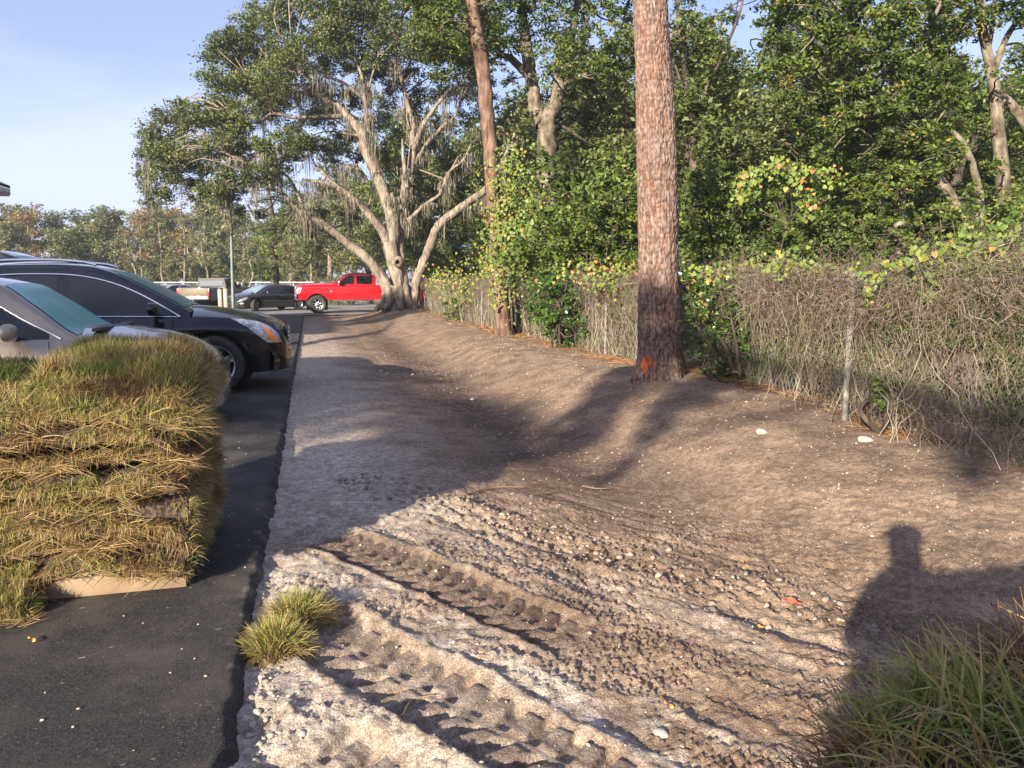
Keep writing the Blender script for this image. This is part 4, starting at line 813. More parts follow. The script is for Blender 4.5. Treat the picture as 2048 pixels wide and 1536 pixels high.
def vine(label, runs, D, size, lf=26, hue=.5, base=None, spread=5):
    """a climbing vine with heart-shaped leaves: runs of (u, v) at depth D"""
    pts = []; mb = MB(); LC = []
    b0 = P(*runs[0][0][:2], D)
    root = empty('climbing_vine', tuple(b0), 0, label, 'vine', 'yellow-green vines')
    for rn in runs:
        mb = MB()
        q = np.array([P(a[0], a[1], D+(a[2] if len(a) > 2 else 0)) for a in rn]); p_, r_ = smooth_path(q, np.full(len(q), .004), 8); p_ = p_+rng.normal(0, .012, p_.shape); tube(mb, p_, r_, 4); mb.build('stem', MATS['dry_vines'], root, True, b0)
        L_ = np.linalg.norm(np.diff(q, axis=0), axis=1).sum(); n_ = int(lf*L_*spread/2.0); t = rng.random(n_)*(len(p_)-1); i = t.astype(int); LC.append(p_[i]+(p_[np.minimum(i+1, len(p_)-1)]-p_[i])*(t-i)[:, None]+rng.normal(0, spread*D/FPX, (n_, 3)))
    C = np.concatenate(LC); n_ = len(C); s = .72*size*rng.uniform(.5, 1.3, n_); f = -FW[None]*.8+np.array([-.5, -.3, .4])+rng.normal(0, .45, (n_, 3)); f /= np.linalg.norm(f, axis=1)[:, None]
    d = np.array([0, 0, -1.])+rng.normal(0, .5, (n_, 3)); w = np.cross(d, f); w /= np.linalg.norm(w, axis=1)[:, None]; d = np.cross(f, w)
    prof = [(0, .32), (.36, .5), (.52, .12), (.3, -.3), (0, -.62), (-.3, -.3), (-.52, .12), (-.36, .5)]
    V = np.stack([C+w*(a*s)[:, None]-d*(-b_*s)[:, None]*-1+f*((abs(a)*.25)*s)[:, None] for a, b_ in prof], 1); Q = np.concatenate([np.arange(n_)[:, None]*8+np.array(q)[None] for q in ([0, 1, 2, 3], [0, 3, 4, 5], [0, 5, 6, 7])])
    npm('leaves', V.reshape(-1, 3), Q, L_VINE, root, False, {'v': np.repeat(np.clip(rng.normal(hue*.85, .27, n_), 0, 1), 8)}, b0)
vine('yellow vine climbing the slender leaning pine', [[(1010,600),(1004,520),(1000,440),(1012,360),(1030,320)], [(1004,520),(1040,500),(1060,440),(1050,380)], [(1002,480),(1020,460),(1045,470),(1070,490)]], 17.5, .085, 30, .6, spread=22)
vine('yellow-green vine leaves heaped between the slender pine and the forked oak', [[(1010,520),(1050,480),(1090,470),(1130,490),(1150,480)], [(1060,520),(1100,500),(1140,510),(1170,500)], [(1085,560),(1110,530),(1150,540)]], 16, .085, 30, .55, spread=22)
vine('yellow vine leaves along the top of the far fence', [[(875,560),(905,555),(940,552),(975,556),(990,560)], [(890,575),(930,585),(960,575)]], 24, .10, 26, .68, spread=15)
vine('yellow leaves on the fence top left of the thick pine', [[(1120,545),(1170,550),(1215,545),(1265,550)], [(1230,570),(1262,590),(1268,640)], [(1180,560),(1200,572),(1230,566)]], 12.5, .07, 22, .7, spread=13)
vine('vine leaves on the fence top just right of the thick pine', [[(1370,555),(1420,548),(1480,552),(1540,535),(1600,525)], [(1400,560),(1395,600),(1410,650)]], 9, .07, 20, .6, spread=15)
vine('string of yellow and orange vine leaves over the bright bush', [[(1500,380),(1510,350),(1560,335),(1620,345),(1690,355)], [(1590,350),(1600,380),(1612,410),(1608,440)], [(1498,340),(1490,375),(1470,400)]], 10.9, .085, 22, .62, spread=9)
vine('vine leaves trailing along the fence top in the middle right', [[(1560,545),(1620,540),(1660,556),(1700,550)], [(1610,545),(1640,565),(1662,560)], [(1590,530),(1540,540)]], 7.6, .062, 22, .5, spread=13)
vine('bright heart-shaped vine leaves hanging over the near post', [[(1780,540),(1765,560),(1742,575),(1732,610)], [(1700,535),(1740,548),(1790,535),(1850,520)], [(1850,560),(1830,590),(1800,600),(1780,620)]], 6.0, .055, 26, .42, spread=7)
vine('vine leaves over the fence top at the right edge', [[(1830,520),(1880,500),(1950,495),(2040,515)], [(1900,540),(1950,548),(1990,555),(2045,545)], [(1860,600),(1900,590),(1940,585)], [(1850,560),(1890,570),(1930,600)]], 5.6, .055, 24, .48, spread=15)
vine('green vine leaves sprouting above the fence near the right edge', [[(1920,500),(1930,470),(1950,480)], [(1985,500),(2000,470),(2030,450)]], 6.3, .06, 24, .2, spread=13)
vine('few bright leaves on the mesh right of the near post', [[(1905,690),(1935,700),(1975,695)], [(1990,620),(2010,640)]], 5.5, .055, 16, .35, spread=5)

# ---------------------------------------------------------------- woods behind: prototypes copied as whole trees
def proto(name, h, cr, base_h, bark, leaf, L, dens, tr, ncl, wob=.35, seed=0, aspect=.5):
    root = empty(name); mb = MB(); k = 7; zz_ = np.linspace(0, h*.93, k); p = np.stack([np.cumsum(rng.normal(0, wob, k))*.35, np.cumsum(rng.normal(0, wob, k))*.35, zz_], -1); p[0, :2] = 0
    p_, r_ = smooth_path(p, np.linspace(tr, tr*.25, k), 5); tube(mb, p_, r_, 9, .12, seed); pts = np.column_stack([p_, r_]); C = []
    for i in range(ncl):
        t = rng.random(); zc = base_h+(h-base_h)*t; rad = cr*math.sin(math.pi*min(.93, .22+.72*t))**.8; a = rng.random()*6.28; q = rad*rng.random()**.6
        c = np.array([np.interp(zc, p_[:, 2], p_[:, 0])+math.cos(a)*q, np.interp(zc, p_[:, 2], p_[:, 1])+math.sin(a)*q, zc]); C.append((c, rng.uniform(.22, .42)*cr))
    twigs(mb, pts[pts[:, 2] > base_h*.6], C, 3, .06); mb.build('trunk', bark, root, True); crown(C, L, leaf, root, (0, 0, 0), dens, aspect=aspect)
    return root
def dup(r, loc, rz, s=1., label=None, cat=None, group=None, first=False):
    if first: o = r
    else:
        o = r.copy(); COL.objects.link(o)
        for ch in r.children: c = ch.copy(); COL.objects.link(c); c.parent = o
    o.location = loc; o.rotation_euler = (0, 0, rz); o.scale = (s, s, s*rng.uniform(.9, 1.1)); tag(o, label, cat, group); return o
WP = [proto('woodland_tree', 8., 2.4, 2.0, DARKB, L_DEEP, .16, .75, .16, 30), proto('woodland_tree', 9.5, 2.6, 3.0, DARKB, L_OAK, .17, .7, .18, 30), proto('woodland_tree', 7., 2.2, 1.2, GREYB, L_DEEP, .15, .8, .13, 28), proto('woodland_tree', 10., 2.0, 3.5, PALEB, L_OAK, .17, .6, .14, 24)]
BP = [proto('woodland_bush', 3.2, 1.6, .5, DARKB, L_DEEP, .11, .9, .05, 20), proto('woodland_bush', 2.6, 1.5, .4, DARKB, L_MID, .10, .8, .04, 20)]
used = set()
def woods(P_, pts, label, cat, group, s0=.85, s1=1.2):
    for x, y, s in pts:
        i = int(rng.integers(len(P_))); r = P_[i]; f = id(r) not in used; used.add(id(r)); dup(r, (x, y, Hs(x, y)-.05), rng.random()*6.28, s*rng.uniform(s0, s1), label, cat, group, f)
T = []
for d, us, s in ((22, range(1210, 2200, 100), .72), (27, range(1150, 2250, 90), .85), (33, range(1090, 2300, 80), 1.0), (40, range(980, 2300, 70), 1.15), (48, range(860, 2200, 70), 1.3)):
    for u in us:
        p = P(u+rng.uniform(-30, 30), 570, d+rng.uniform(-2, 2)); T.append((p[0], p[1], s*(1. if u > 1150 else 1.15)))
woods(WP, T, 'dark evergreen tree, one of many deep in the wood behind the fence', 'tree', 'woodland trees behind the fence')
T = []
for d, us in ((16.5, range(1180, 2200, 70)), (21, range(1120, 2200, 75)), (28, range(1060, 2200, 80)), (41, range(860, 1100, 60))):
    for u in us: p = P(u+rng.uniform(-25, 25), 570, d+rng.uniform(-1, 1)); T.append((p[0], p[1], 1.))
woods(BP, T, 'dark leafy bush, one of many on the floor of the wood behind the fence', 'bush', 'woodland bushes behind the fence', .8, 1.3)
# behind the lot: the far tree line
OB = [proto('woodland_tree', 10, 2.8, 3.2, OAKB, L_OAK, .22, .7, .25, 26, .6), proto('woodland_tree', 8.5, 2.6, 2.4, PALEB, L_OLIVE, .22, .6, .16, 24, .6)]
T = [(P(u, 570, d)[0], P(u, 570, d)[1], s) for u, d, s in ((610,62,1.0),(660,60,1.05),(700,56,1),(740,58,1.1),(820,56,1.1),(860,52,1.0),(790,50,.9),(900,46,.9),(640,70,1.1),(580,72,1.),(720,66,1.2),(850,62,1.3),(780,68,1.3))]
woods(OB, T, 'moss-grey tree standing in the shade behind the red pickup and the live oak', 'tree', 'trees beyond the red pickup', .95, 1.1)
FP = {'olive': proto('woodland_tree', 10, 2.5, 3.0, PALEB, L_OLIVE, .30, .95, .16, 28, .5), 'green': proto('woodland_tree', 9.5, 2.9, 2.4, GREYB, leafmat('far_green_leaves', [(0, (.065, .085, .032)), (.5, (.12, .15, .055)), (1, (.20, .22, .09))], .25), .30, 1.0, .16, 30, .5), 'tan': proto('woodland_tree', 10.5, 2.3, 3.6, PALEB, L_TAN, .28, .6, .15, 26, .5),
      'bare': proto('woodland_tree', 9.5, 2.0, 4.0, PALEB, L_OLIVE, .26, .22, .17, 14, .9)}
def far_tree(k, u, d, s, label):
    r = FP[k]; f = id(r) not in used; used.add(id(r)); p = P(u, 570, d); dup(r, (p[0], p[1], -.1), rng.random()*6.28, s, label, 'tree', 'far tree line across the parking lot', f)
FT = [('green',-20,78,.95,'grey-green tree at the left edge of the far tree line'), ('tan',75,84,1.12,'tallest tan-leaved tree at the left of the far tree line'), ('olive',35,76,.8,'yellowish tree left of the tallest tan one'), ('green',145,86,1.02,'small dark tree right of the tallest tan one'),
 ('olive',120,70,.58,'low feathery pale-green tree in front of the far tree line'), ('green',200,88,1.1,'dark green tree above the black suv roof'), ('olive',240,84,1.0,'light green tree left of the rusty-leaved one'), ('tan',292,82,1.05,'rusty-leaved tree in the middle of the far tree line'),
 ('bare',262,72,.9,'pale forked trunk showing below the rusty-leaved tree'), ('green',335,86,1.0,'round green tree right of the rusty-leaved one'), ('bare',325,70,.85,'slim white trunk right of the rusty-leaved tree'), ('tan',378,84,.98,'orange-tinged tree above the silver car'),
 ('bare',375,68,.9,'white-barked trunk above the silver car'), ('olive',410,82,1.1,'tall grey-green tree above the tan tailgate'), ('bare',408,66,.75,'leaning white trunk above the tan tailgate'), ('green',450,84,1.0,'green tree behind the light pole'), ('olive',490,80,.9,'pale tree right of the light pole'),
 ('bare',500,66,.8,'curving pale trunk behind the bollards'), ('green',600,84,1.0,'tree left of the red pickup roof'), ('olive',560,86,1.05,'olive tree behind the ivy-clad trunk'), ('bare',585,64,.8,'bent pale trunk above the black sedan'), ('bare',625,62,.8,'pale trunk above the red pickup hood')]
for a in FT: far_tree(*a)
rowu = [(int(u), 96+6*rng.random()) for u in range(-60, 660, 34)]
T = [(P(u, 570, d)[0], P(u, 570, d)[1], 1.05) for u, d in rowu]
woods([FP['green'], FP['olive']], T, 'blurred tree in the back row of the far tree line', 'tree', 'back row of the far tree line', .9, 1.1)
FB = [proto('woodland_bush', 3.6, 2.0, .4, PALEB, L_OLIVE, .22, .8, .06, 16)]
T = [(P(u, 570, d)[0], P(u, 570, d)[1], 1.) for d in (74, 90) for u in range(-40, 640, 42)]
woods(FB, T, 'low brush at the foot of the far tree line', 'bush', 'brush under the far tree line', .7, 1.15)
T = [(P(u, 570, 53)[0], P(u, 570, 53)[1], .55) for u in (475, 650, 690, 850, 880)]
woods(FB, T, 'low brush behind the parked cars', 'bush', 'brush behind the parked cars', .8, 1.1)
T = [(x+rng.uniform(-3, 3), y+rng.uniform(-3, 3), 1.) for x, y in [(-58+5*k, -38-abs(k-12)*.3) for k in range(24)]+[(22+3*k, -33+4.5*k) for k in range(8)]]
woods(WP, T, 'dark tree in the unseen row added behind the camera for reflections', 'tree', 'unseen tree row added behind the camera', .85, 1.0)  # unseen row, put in so car paint mirrors trees instead of bright low sky
# single tree with ivy beside the sedan, its trunk dark
D = 53; tree('ivy_clad_tree', 'dark trunk wrapped in bright green ivy behind the black sedan', D, [[(548,590,20),(550,550,16),(548,500,13),(546,450,12),(540,400,8),(530,360,5)], [(548,490,8),(570,450,6),(590,420,4)], [(546,470,8),(515,440,6),(495,410,4)]],
    fill([(505,500),(520,450),(555,440),(560,540),(540,560),(512,545)], 14, 10, 16, D, (-1.2, -.2))+fill([(480,360),(600,340),(620,430),(500,440)], 10, 16, 26, D, (0, 3)), DARKB, L_MID, .16, (*P(548, 590, D)[:2], 0.), .8, group='trees beyond the red pickup')
# ================================================================ VEHICLES
def mono(pts):
    x = np.array([p[0] for p in pts], float); y = np.array([p[1] for p in pts], float); o = np.argsort(x); x, y = x[o], y[o]
    h = np.diff(x); d = np.diff(y)/h; m = np.zeros(len(x)); m[0], m[-1] = d[0], d[-1]
    for i in range(1, len(x)-1): m[i] = 0 if d[i-1]*d[i] <= 0 else 2*d[i-1]*d[i]/(d[i-1]+d[i])
    def f(q):
        q = np.clip(np.asarray(q, float), x[0], x[-1]); i = np.clip(np.searchsorted(x, q)-1, 0, len(h)-1); t = (q-x[i])/h[i]
        return (2*t**3-3*t**2+1)*y[i]+(t**3-2*t**2+t)*h[i]*m[i]+(-2*t**3+3*t**2)*y[i+1]+(t**3-t**2)*h[i]*m[i+1]
    return f
RUBBER = dirty('tyre_rubber', (.018, .018, .018), (.04, .038, .036), 20, .85); CHROME = pbr('chrome', (.75, .75, .76), .12, 1.); ALLOY = dirty('alloy_wheel', (.55, .55, .56), (.7, .7, .7), 8, .3, .9)
BLACKP = pbr('black_plastic', (.015, .015, .016), .5); WELL = pbr('wheel_well', (.008, .008, .008), .9, spec=.1); AMBER = pbr('amber_lens', (.85, .22, .02), .15, coat=1.); REDL = pbr('red_lens', (.40, .01, .01), .3)
LENS = dirty('headlamp_lens', (.42, .45, .48), (.16, .18, .20), 14, .12, .3, coat=1.); PLATE = pbr('licence_plate', (.7, .7, .68), .4); UNDER = pbr('underbody', (.012, .012, .012), .8)
def wheel(root, x, y, r, side, w=.22, steer=0., spokes=5, rimr=.66, rimmat=None):
    s = side; e = bpy.data.objects.new('wheel', None); COL.objects.link(e); e.parent = root; e.location = (x, y, r); e.rotation_euler = (0, 0, steer); e.empty_display_size = .1; rimmat = rimmat or ALLOY; ri = r*rimr
    V, Q = lathe([(ri*.97, -w/2+.02), (ri, -w/2), (r*.93, -w/2), (r*.985, -w/2+.02), (r, -w/2+.05), (r, w/2-.05), (r*.985, w/2-.02), (r*.93, w/2), (ri, w/2), (ri*.97, w/2-.02)], 44); npm('tyre', V, Q, RUBBER, e, True)
    mb = MB(); V, Q = lathe([(ri*.99, w/2-.008), (ri*.93, w/2-.015), (ri*.90, w/2-.05), (ri*.86, -w/2+.03), (0.02, -w/2+.03)], 40); mb.add(V*[1, s, 1], Q)
    V, Q = lathe([(.001, w/2-.035), (ri*.16, w/2-.035), (ri*.18, w/2-.06), (ri*.18, w/2-.12)], 20); mb.add(V*[1, s, 1], Q)
    for k in range(spokes):
        a = 2*math.pi*k/spokes+.3; u = np.array([math.cos(a), 0, math.sin(a)]); t = np.array([-math.sin(a), 0, math.cos(a)]); y0, y1 = s*(w/2-.05), s*(w/2-.022); w0, w1 = ri*.13*5/max(5, spokes)*1.1, ri*.10*5/max(5, spokes)*1.2
        V = np.array([u*ri*.12+t*w0+[0, y0, 0], u*ri*.12-t*w0+[0, y0, 0], u*ri*.93-t*w1+[0, y1, 0], u*ri*.93+t*w1+[0, y1, 0]]); V = np.concatenate([V, V-[0, s*.03, 0]]); mb.add(V, [[0,1,2,3],[4,5,6,7],[0,1,5,4],[1,2,6,5],[2,3,7,6],[3,0,4,7]])
    mb.build('rim', rimmat, e, False)
    return e
class Car:
    def __init__(s, name, label, cat, loc, rz, sp, paint, group='vehicles on the parking lot'):
        s.sp = sp; s.L = sp['L']; s.root = empty(name, loc, rz, label, cat, group); s.paint = paint
        s.top = mono(sp['top']); s.sh = mono(sp['sh']); s.w = mono(sp['w']); s.roof = mono(sp['roof']); s.sill = sp.get('sill', .22); s.tum = sp.get('tum', .42)
        s.body()
    def zb(s, x):
        z = np.full_like(np.asarray(x, float), s.sill); z = z+s.sp.get('nose_up', .0)*sstep(s.L/2-.5, s.L/2, x)
        for xw in s.sp['wheels']:
            d = np.abs(x-xw); R = s.sp['arch']; z = np.maximum(z, np.where(d < R, s.sp['r']+np.sqrt(np.maximum(R*R-d*d, 0)), 0))
        return z
    def by(s, x, z):                                        # side surface of the lower body
        q = np.clip((z-s.sill)/(s.sh(x)-s.sill), 0, 1); return s.w(x)*(1-.055*(1-q)**2.2-.085*sstep(.80, 1.0, q)**1.5+.010*np.exp(-((q-.42)/.12)**2))
    def gy(s, x, z): return s.by(x, s.sh(x))-.015-(z-s.sh(x))*s.tum   # side of the greenhouse
    def body(s):
        sp = s.sp; L = s.L; xs = np.unique(np.concatenate([np.linspace(-L/2, L/2, 150), L/2-np.array([.0, .008, .02, .04, .07]), -L/2+np.array([.0, .008, .02, .04, .07])]+[xw+sp['arch']*np.cos(np.linspace(0, math.pi, 33)) for xw in sp['wheels']]))
        ns, ntp = 15, 11; rows = []
        for x in xs:
            zb, zs, zt = float(s.zb(x)), float(s.sh(x)), float(s.top(x)); q = np.linspace(0, 1, ns)**.9; z = zb+(zs-zb)*q; y = s.by(np.full(ns, x), z)
            bed = 'bed' in sp and sp['bed'][0] < x < sp['bed'][1]; yt = y[-1]*(1-np.linspace(0, 1, ntp+1)[1:])
            if bed: zt_ = np.where(yt > y[-1]*.9, zs+.01, sp['r']*2+.1); yt[0] = y[-1]*.93; yt[1] = y[-1]*.925; zt_[0] = zs+.01; zt_[1] = sp['r']*2+.05
            else: zt_ = zs+(zt-zs)*np.sin(np.linspace(0, 1, ntp+1)[1:]*math.pi/2)**.8
            sec = np.stack([np.full(ns+ntp, x), -np.concatenate([y, yt]), np.concatenate([z, zt_])], -1); mir = sec[::-1][1:]*[1, -1, 1]; rows.append(np.concatenate([sec, mir]))
        R = np.array(rows); nc = R.shape[1]; V = R.reshape(-1, 3); Q = [grid_q(len(xs), nc)]
        # fill nose and tail with a fan of quads between mirrored points
        for r in (0, len(xs)-1): b0 = r*nc; Q.append(np.array([[b0+i, b0+i+1, b0+nc-2-i, b0+nc-1-i] for i in range(nc//2)]))
        mb = MB(); mb.add(V, np.concatenate(Q)); o = mb.build('body', s.paint, s.root, True)
        o.data.polygons.foreach_get  # noqa
        # cabin
        g0, g1 = sp['gh']; gx_ = np.linspace(g0, g1, 110); rows = []
        for x in gx_:
            zr = float(s.roof(x)); zs = float(s.sh(x))-.02; ze = max(zr-.035, zs+.002); z = np.linspace(zs, ze, 8); y = s.gy(np.full(8, x), z); k = np.linspace(0, 1, 9)[1:]; yt = y[-1]*(1-k); zt_ = ze+(zr-ze)*np.sin(k*math.pi/2)**.55+.0
            sec = np.stack([np.full(16, x), -np.concatenate([y, yt]), np.concatenate([z, zt_])], -1); rows.append(np.concatenate([sec, sec[::-1][1:]*[1, -1, 1]]))
        R = np.array(rows); npm('cabin', R.reshape(-1, 3), grid_q(len(gx_), R.shape[1]), sp.get('roofmat', s.paint), s.root, True)
        mb = MB(); box(mb, (0, 0, s.sill+.14), (L-.5, 1.3, .3)); 
        for xw in sp['wheels']: box(mb, (xw, 0, sp['r']+.12), (sp['arch']*1.9, s.w(xw)*1.72, sp['arch']*1.45))
        mb.build('underbody', UNDER, s.root)
        for xw in sp['wheels']:
            for sd in (-1, 1): wheel(s.root, xw, sd*(float(s.w(xw))-.125-sp.get('inset', 0)), sp['r'], sd, sp.get('tw', .22), sp.get('steer', 0) if xw > 0 else 0, sp.get('spokes', 5), sp.get('rimr', .66))
    def strip(s, name, xa, za, w_or_top, mat, f=None, off=.004, sides=(-1, 1), parent=None, nz_=5, n=40):
        """panel on the body side between two curves zlo(x), zhi(x)"""
        f = f or s.by; x = np.linspace(*xa, n); lo, hi = za(x), w_or_top(x); k = np.linspace(0, 1, nz_)[:, None]; Zq = lo[None]+(hi-lo)[None]*k; Xq = np.repeat(x[None], nz_, 0); Yq = f(Xq, Zq)+off; out = []
        for sd in sides: out.append(npm(name, np.stack([Xq, Yq*sd, Zq], -1).reshape(-1, 3), grid_q(nz_, n), mat, parent or s.root, True))
        return out
    def poly(s, name, pts, mat, f=None, off=.006, sides=(-1, 1), sub=3):
        f = f or s.by; out = []
        for sd in sides:
            bm = bmesh.new(); vs = [bm.verts.new((p[0], 0, p[1])) for p in pts]; bm.faces.new(vs); bmesh.ops.triangulate(bm, faces=bm.faces[:]); bmesh.ops.subdivide_edges(bm, edges=bm.edges[:], cuts=sub, use_grid_fill=True)
            V = np.array([v.co for v in bm.verts]); V[:, 1] = (f(V[:, 0], V[:, 2])+off)*sd
            for v, c in zip(bm.verts, V): v.co = c
            me = bpy.data.meshes.new(name); bm.to_mesh(me); bm.free(); [setattr(p, 'use_smooth', True) for p in me.polygons]; out.append(link(me, name, mat, s.root))
        return out
    def line(s, name, pts, w, mat, f=None, off=.006, sides=(-1, 1)):
        f = f or s.by; p_, _ = smooth_path([(a[0], 0, a[1]) for a in pts], np.ones(len(pts)), 8)
        for sd in sides:
            q = p_.copy(); q[:, 1] = (f(q[:, 0], q[:, 2])+off)*sd; mb = MB(); tube(mb, q, w/2, 6); mb.build(name, mat, s.root, True)
    def cross(s, name, xa, edge, mat, off=.006, n=14, fx=None):
        """glass or panel across the car over the cabin surface between two x positions"""
        x = np.linspace(*xa, n); k = np.linspace(-1, 1, 15); V = []
        for X_ in x:
            zr = float(s.roof(X_)); ze = max(zr-.035, float(s.sh(X_))-.018); ye = float(s.gy(X_, ze)); y = k*(ye-edge); kk = 1-np.abs(y)/ye; zt_ = ze+(zr-ze)*np.sin(kk*math.pi/2)**.55; V.append(np.stack([np.full(15, X_)+off*.6, y, zt_+off], -1))
        return npm(name, np.array(V).reshape(-1, 3), grid_q(n, 15), mat, s.root, True)
    def mirror(s, x, z, mat, size=(.16, .24, .16), sides=(-1, 1)):
        for sd in sides:
            y = float(s.by(x, s.sh(x)))*sd; bm = bmesh.new(); bmesh.ops.create_icosphere(bm, subdivisions=3, radius=.5)
            for v in bm.verts:
                c = v.co; c.x = math.copysign(abs(c.x*2)**.8, c.x)/2*size[0]*(1 if c.x > 0 else .45); c.y = math.copysign(abs(c.y*2)**.7, c.y)/2*size[1]; c.z = math.copysign(abs(c.z*2)**.75, c.z)/2*size[2]; v.co = (c.x+x, c.y+y+sd*(size[1]/2+.05), c.z+z)
            me = bpy.data.meshes.new('mirror'); bm.to_mesh(me); bm.free(); [setattr(p, 'use_smooth', True) for p in me.polygons]; o = link(me, 'mirror', mat, s.root)
            mb = MB(); tube(mb, [(x, y-sd*.02, z-size[2]*.35), (x, y+sd*.12, z-size[2]*.15)], .03, 8); mb.build('mirror_arm', BLACKP, o)

def paint(name, c, c2=None, rough=.28, metal=.0): return dirty('paint_'+name, c, c2 or tuple(q*.9 for q in c), 2.5, rough, metal, coat=1.)
GLASSD = pbr('dark_tinted_glass', (.008, .009, .012), .05, spec=.5)
TEAL = dirty('teal_windscreen', (.09, .31, .30), (.14, .39, .37), 2.2, .3); TEALD = dirty('dark_teal_windscreen', (.035, .15, .145), (.06, .19, .18), 2.2, .25); GREYG = pbr('pale_rear_glass', (.12, .14, .17), .12)  # teal windscreens: reflected sky is put into the base colour with the glass tint
BLK = paint('black', (.004, .005, .008), (.006, .007, .011), .15); BLK.node_tree.nodes['Principled BSDF'].inputs['Coat Weight'].default_value = .35; BLK.node_tree.nodes['Principled BSDF'].inputs['Specular IOR Level'].default_value = .35

def suv():
    W = .955; sp = dict(L=4.83, r=.375, arch=.44, wheels=(1.50, -1.31), sill=.26, tum=.46, gh=(-2.32, 1.24), spokes=6, rimr=.70, tw=.24, nose_up=.02,
        top=[(-2.41,.85),(-2.35,1.0),(-2.2,1.08),(-1,1.07),(1.2,1.125),(1.6,1.09),(2.0,1.02),(2.28,.92),(2.37,.83),(2.415,.70)], sh=[(-2.41,.80),(-2.3,.98),(-1,.985),(.9,.965),(1.3,.97),(1.8,.95),(2.15,.88),(2.33,.78),(2.415,.62)],
        w=[(-2.415,.70),(-2.38,.80),(-2.2,.90),(-1.6,.95),(0,.955),(1.5,.95),(1.9,.925),(2.15,.87),(2.3,.79),(2.38,.70),(2.415,.58)], roof=[(-2.35,1.0),(-2.2,1.2),(-1.95,1.48),(-1.7,1.60),(-1.0,1.665),(-.4,1.68),(0,1.66),(.28,1.59),(.6,1.44),(.95,1.25),(1.24,1.08)])
    c = Car('black_suv', 'glossy black suv with chrome-rimmed windows, nose at the asphalt edge behind the gold sedan', 'car', (-2.72, 11.2, 0), 0, sp, BLK)
    hi = mono([(-1.95,1.22),(-1.6,1.40),(-1.0,1.50),(-.4,1.52),(0,1.49),(.35,1.40),(.7,1.24),(1.06,1.035)]); lo = mono([(-1.95,1.07),(-1,1.035),(.3,1.02),(1.06,1.02)])
    for a, b_ in ((-1.93, -1.28), (-1.22, -.30), (-.16, 1.04)): c.strip('side_window', (a, b_), lo, lambda x: np.maximum(hi(x)-.0, lo(x)+.003), GLASSD, c.gy, .006)
    c.line('window_trim', [(-1.98,1.07),(-1.93,1.24),(-1.6,1.415),(-1.0,1.515),(-.4,1.535),(0,1.505),(.35,1.415),(.7,1.255),(1.12,1.0)], .024, CHROME, c.gy, .008); c.line('window_trim', [(-1.98,1.06),(-1,1.025),(.3,1.01),(1.10,1.0)], .014, CHROME, c.gy, .006)
    c.cross('windscreen', (.34, 1.16), .10, TEALD); c.cross('rear_window', (-2.24, -1.9), .12, GLASSD, .01)
    for sd in (-1, 1):
        x = np.linspace(-1.75, .12, 16); mb = MB(); p_ = np.stack([x, sd*(c.gy(x, c.roof(x)-.035)-.03), c.roof(x)+.012+.022*np.sin(np.pi*np.clip((x+1.75)/1.87, 0, 1))**.3], -1); tube(mb, p_, .018, 8); mb.build('roof_rail', CHROME, c.root, True)
    c.mirror(.82, 1.10, BLK, (.17, .27, .17))
    hl = [(1.72,.975),(1.86,.965),(2.05,.93),(2.2,.86),(2.30,.76),(2.345,.655),(2.30,.645),(2.16,.655),(2.06,.74),(1.93,.855)]; c.poly('headlight', hl, LENS, off=.008); c.poly('turn_signal', [(2.10,.885),(2.16,.85),(2.26,.74),(2.31,.66),(2.25,.66),(2.17,.74)], AMBER, off=.014)
    for k in range(7): mb = MB(); z = .48+.055*k; box(mb, (2.415, 0, z), (.02, .95-.05*abs(k-5), .018)); mb.build('grille', CHROME, c.root)
    mb = MB(); box(mb, (2.405, 0, .65), (.02, 1.0, .40)); mb.build('grille_backing', BLACKP, c.root)
    mb = MB(); V = []; xx = np.linspace(-.9, .9, 21); px = 2.42-.22*(np.abs(xx)/.9)**2.2
    for z, o in ((.24, -.02), (.30, .03), (.42, .045), (.52, .02), (.56, -.04)): V.append(np.stack([px+o, xx, np.full(21, z)], -1))
    mb.add(np.array(V).reshape(-1, 3), grid_q(5, 21)); mb.build('front_bumper', BLK, c.root, True)
    c.line('door_seam', [(1.02,.97),(1.06,.7),(1.0,.36),(.9,.3)], .008, WELL, off=.0); c.line('door_seam', [(-.2,.97),(-.22,.6),(-.22,.3)], .008, WELL, off=.0); c.line('sill_trim', [(.98,.34),(0,.33),(-.8,.34)], .03, CHROME)
    for x in (-.05, -1.05): c.line('door_handle', [(x,.90),(x-.1,.905),(x-.2,.90)], .028, CHROME, off=.02)
    c.poly('tail_light', [(-2.36,.72),(-2.18,.78),(-2.14,1.0),(-2.3,.99)], REDL)
suv()
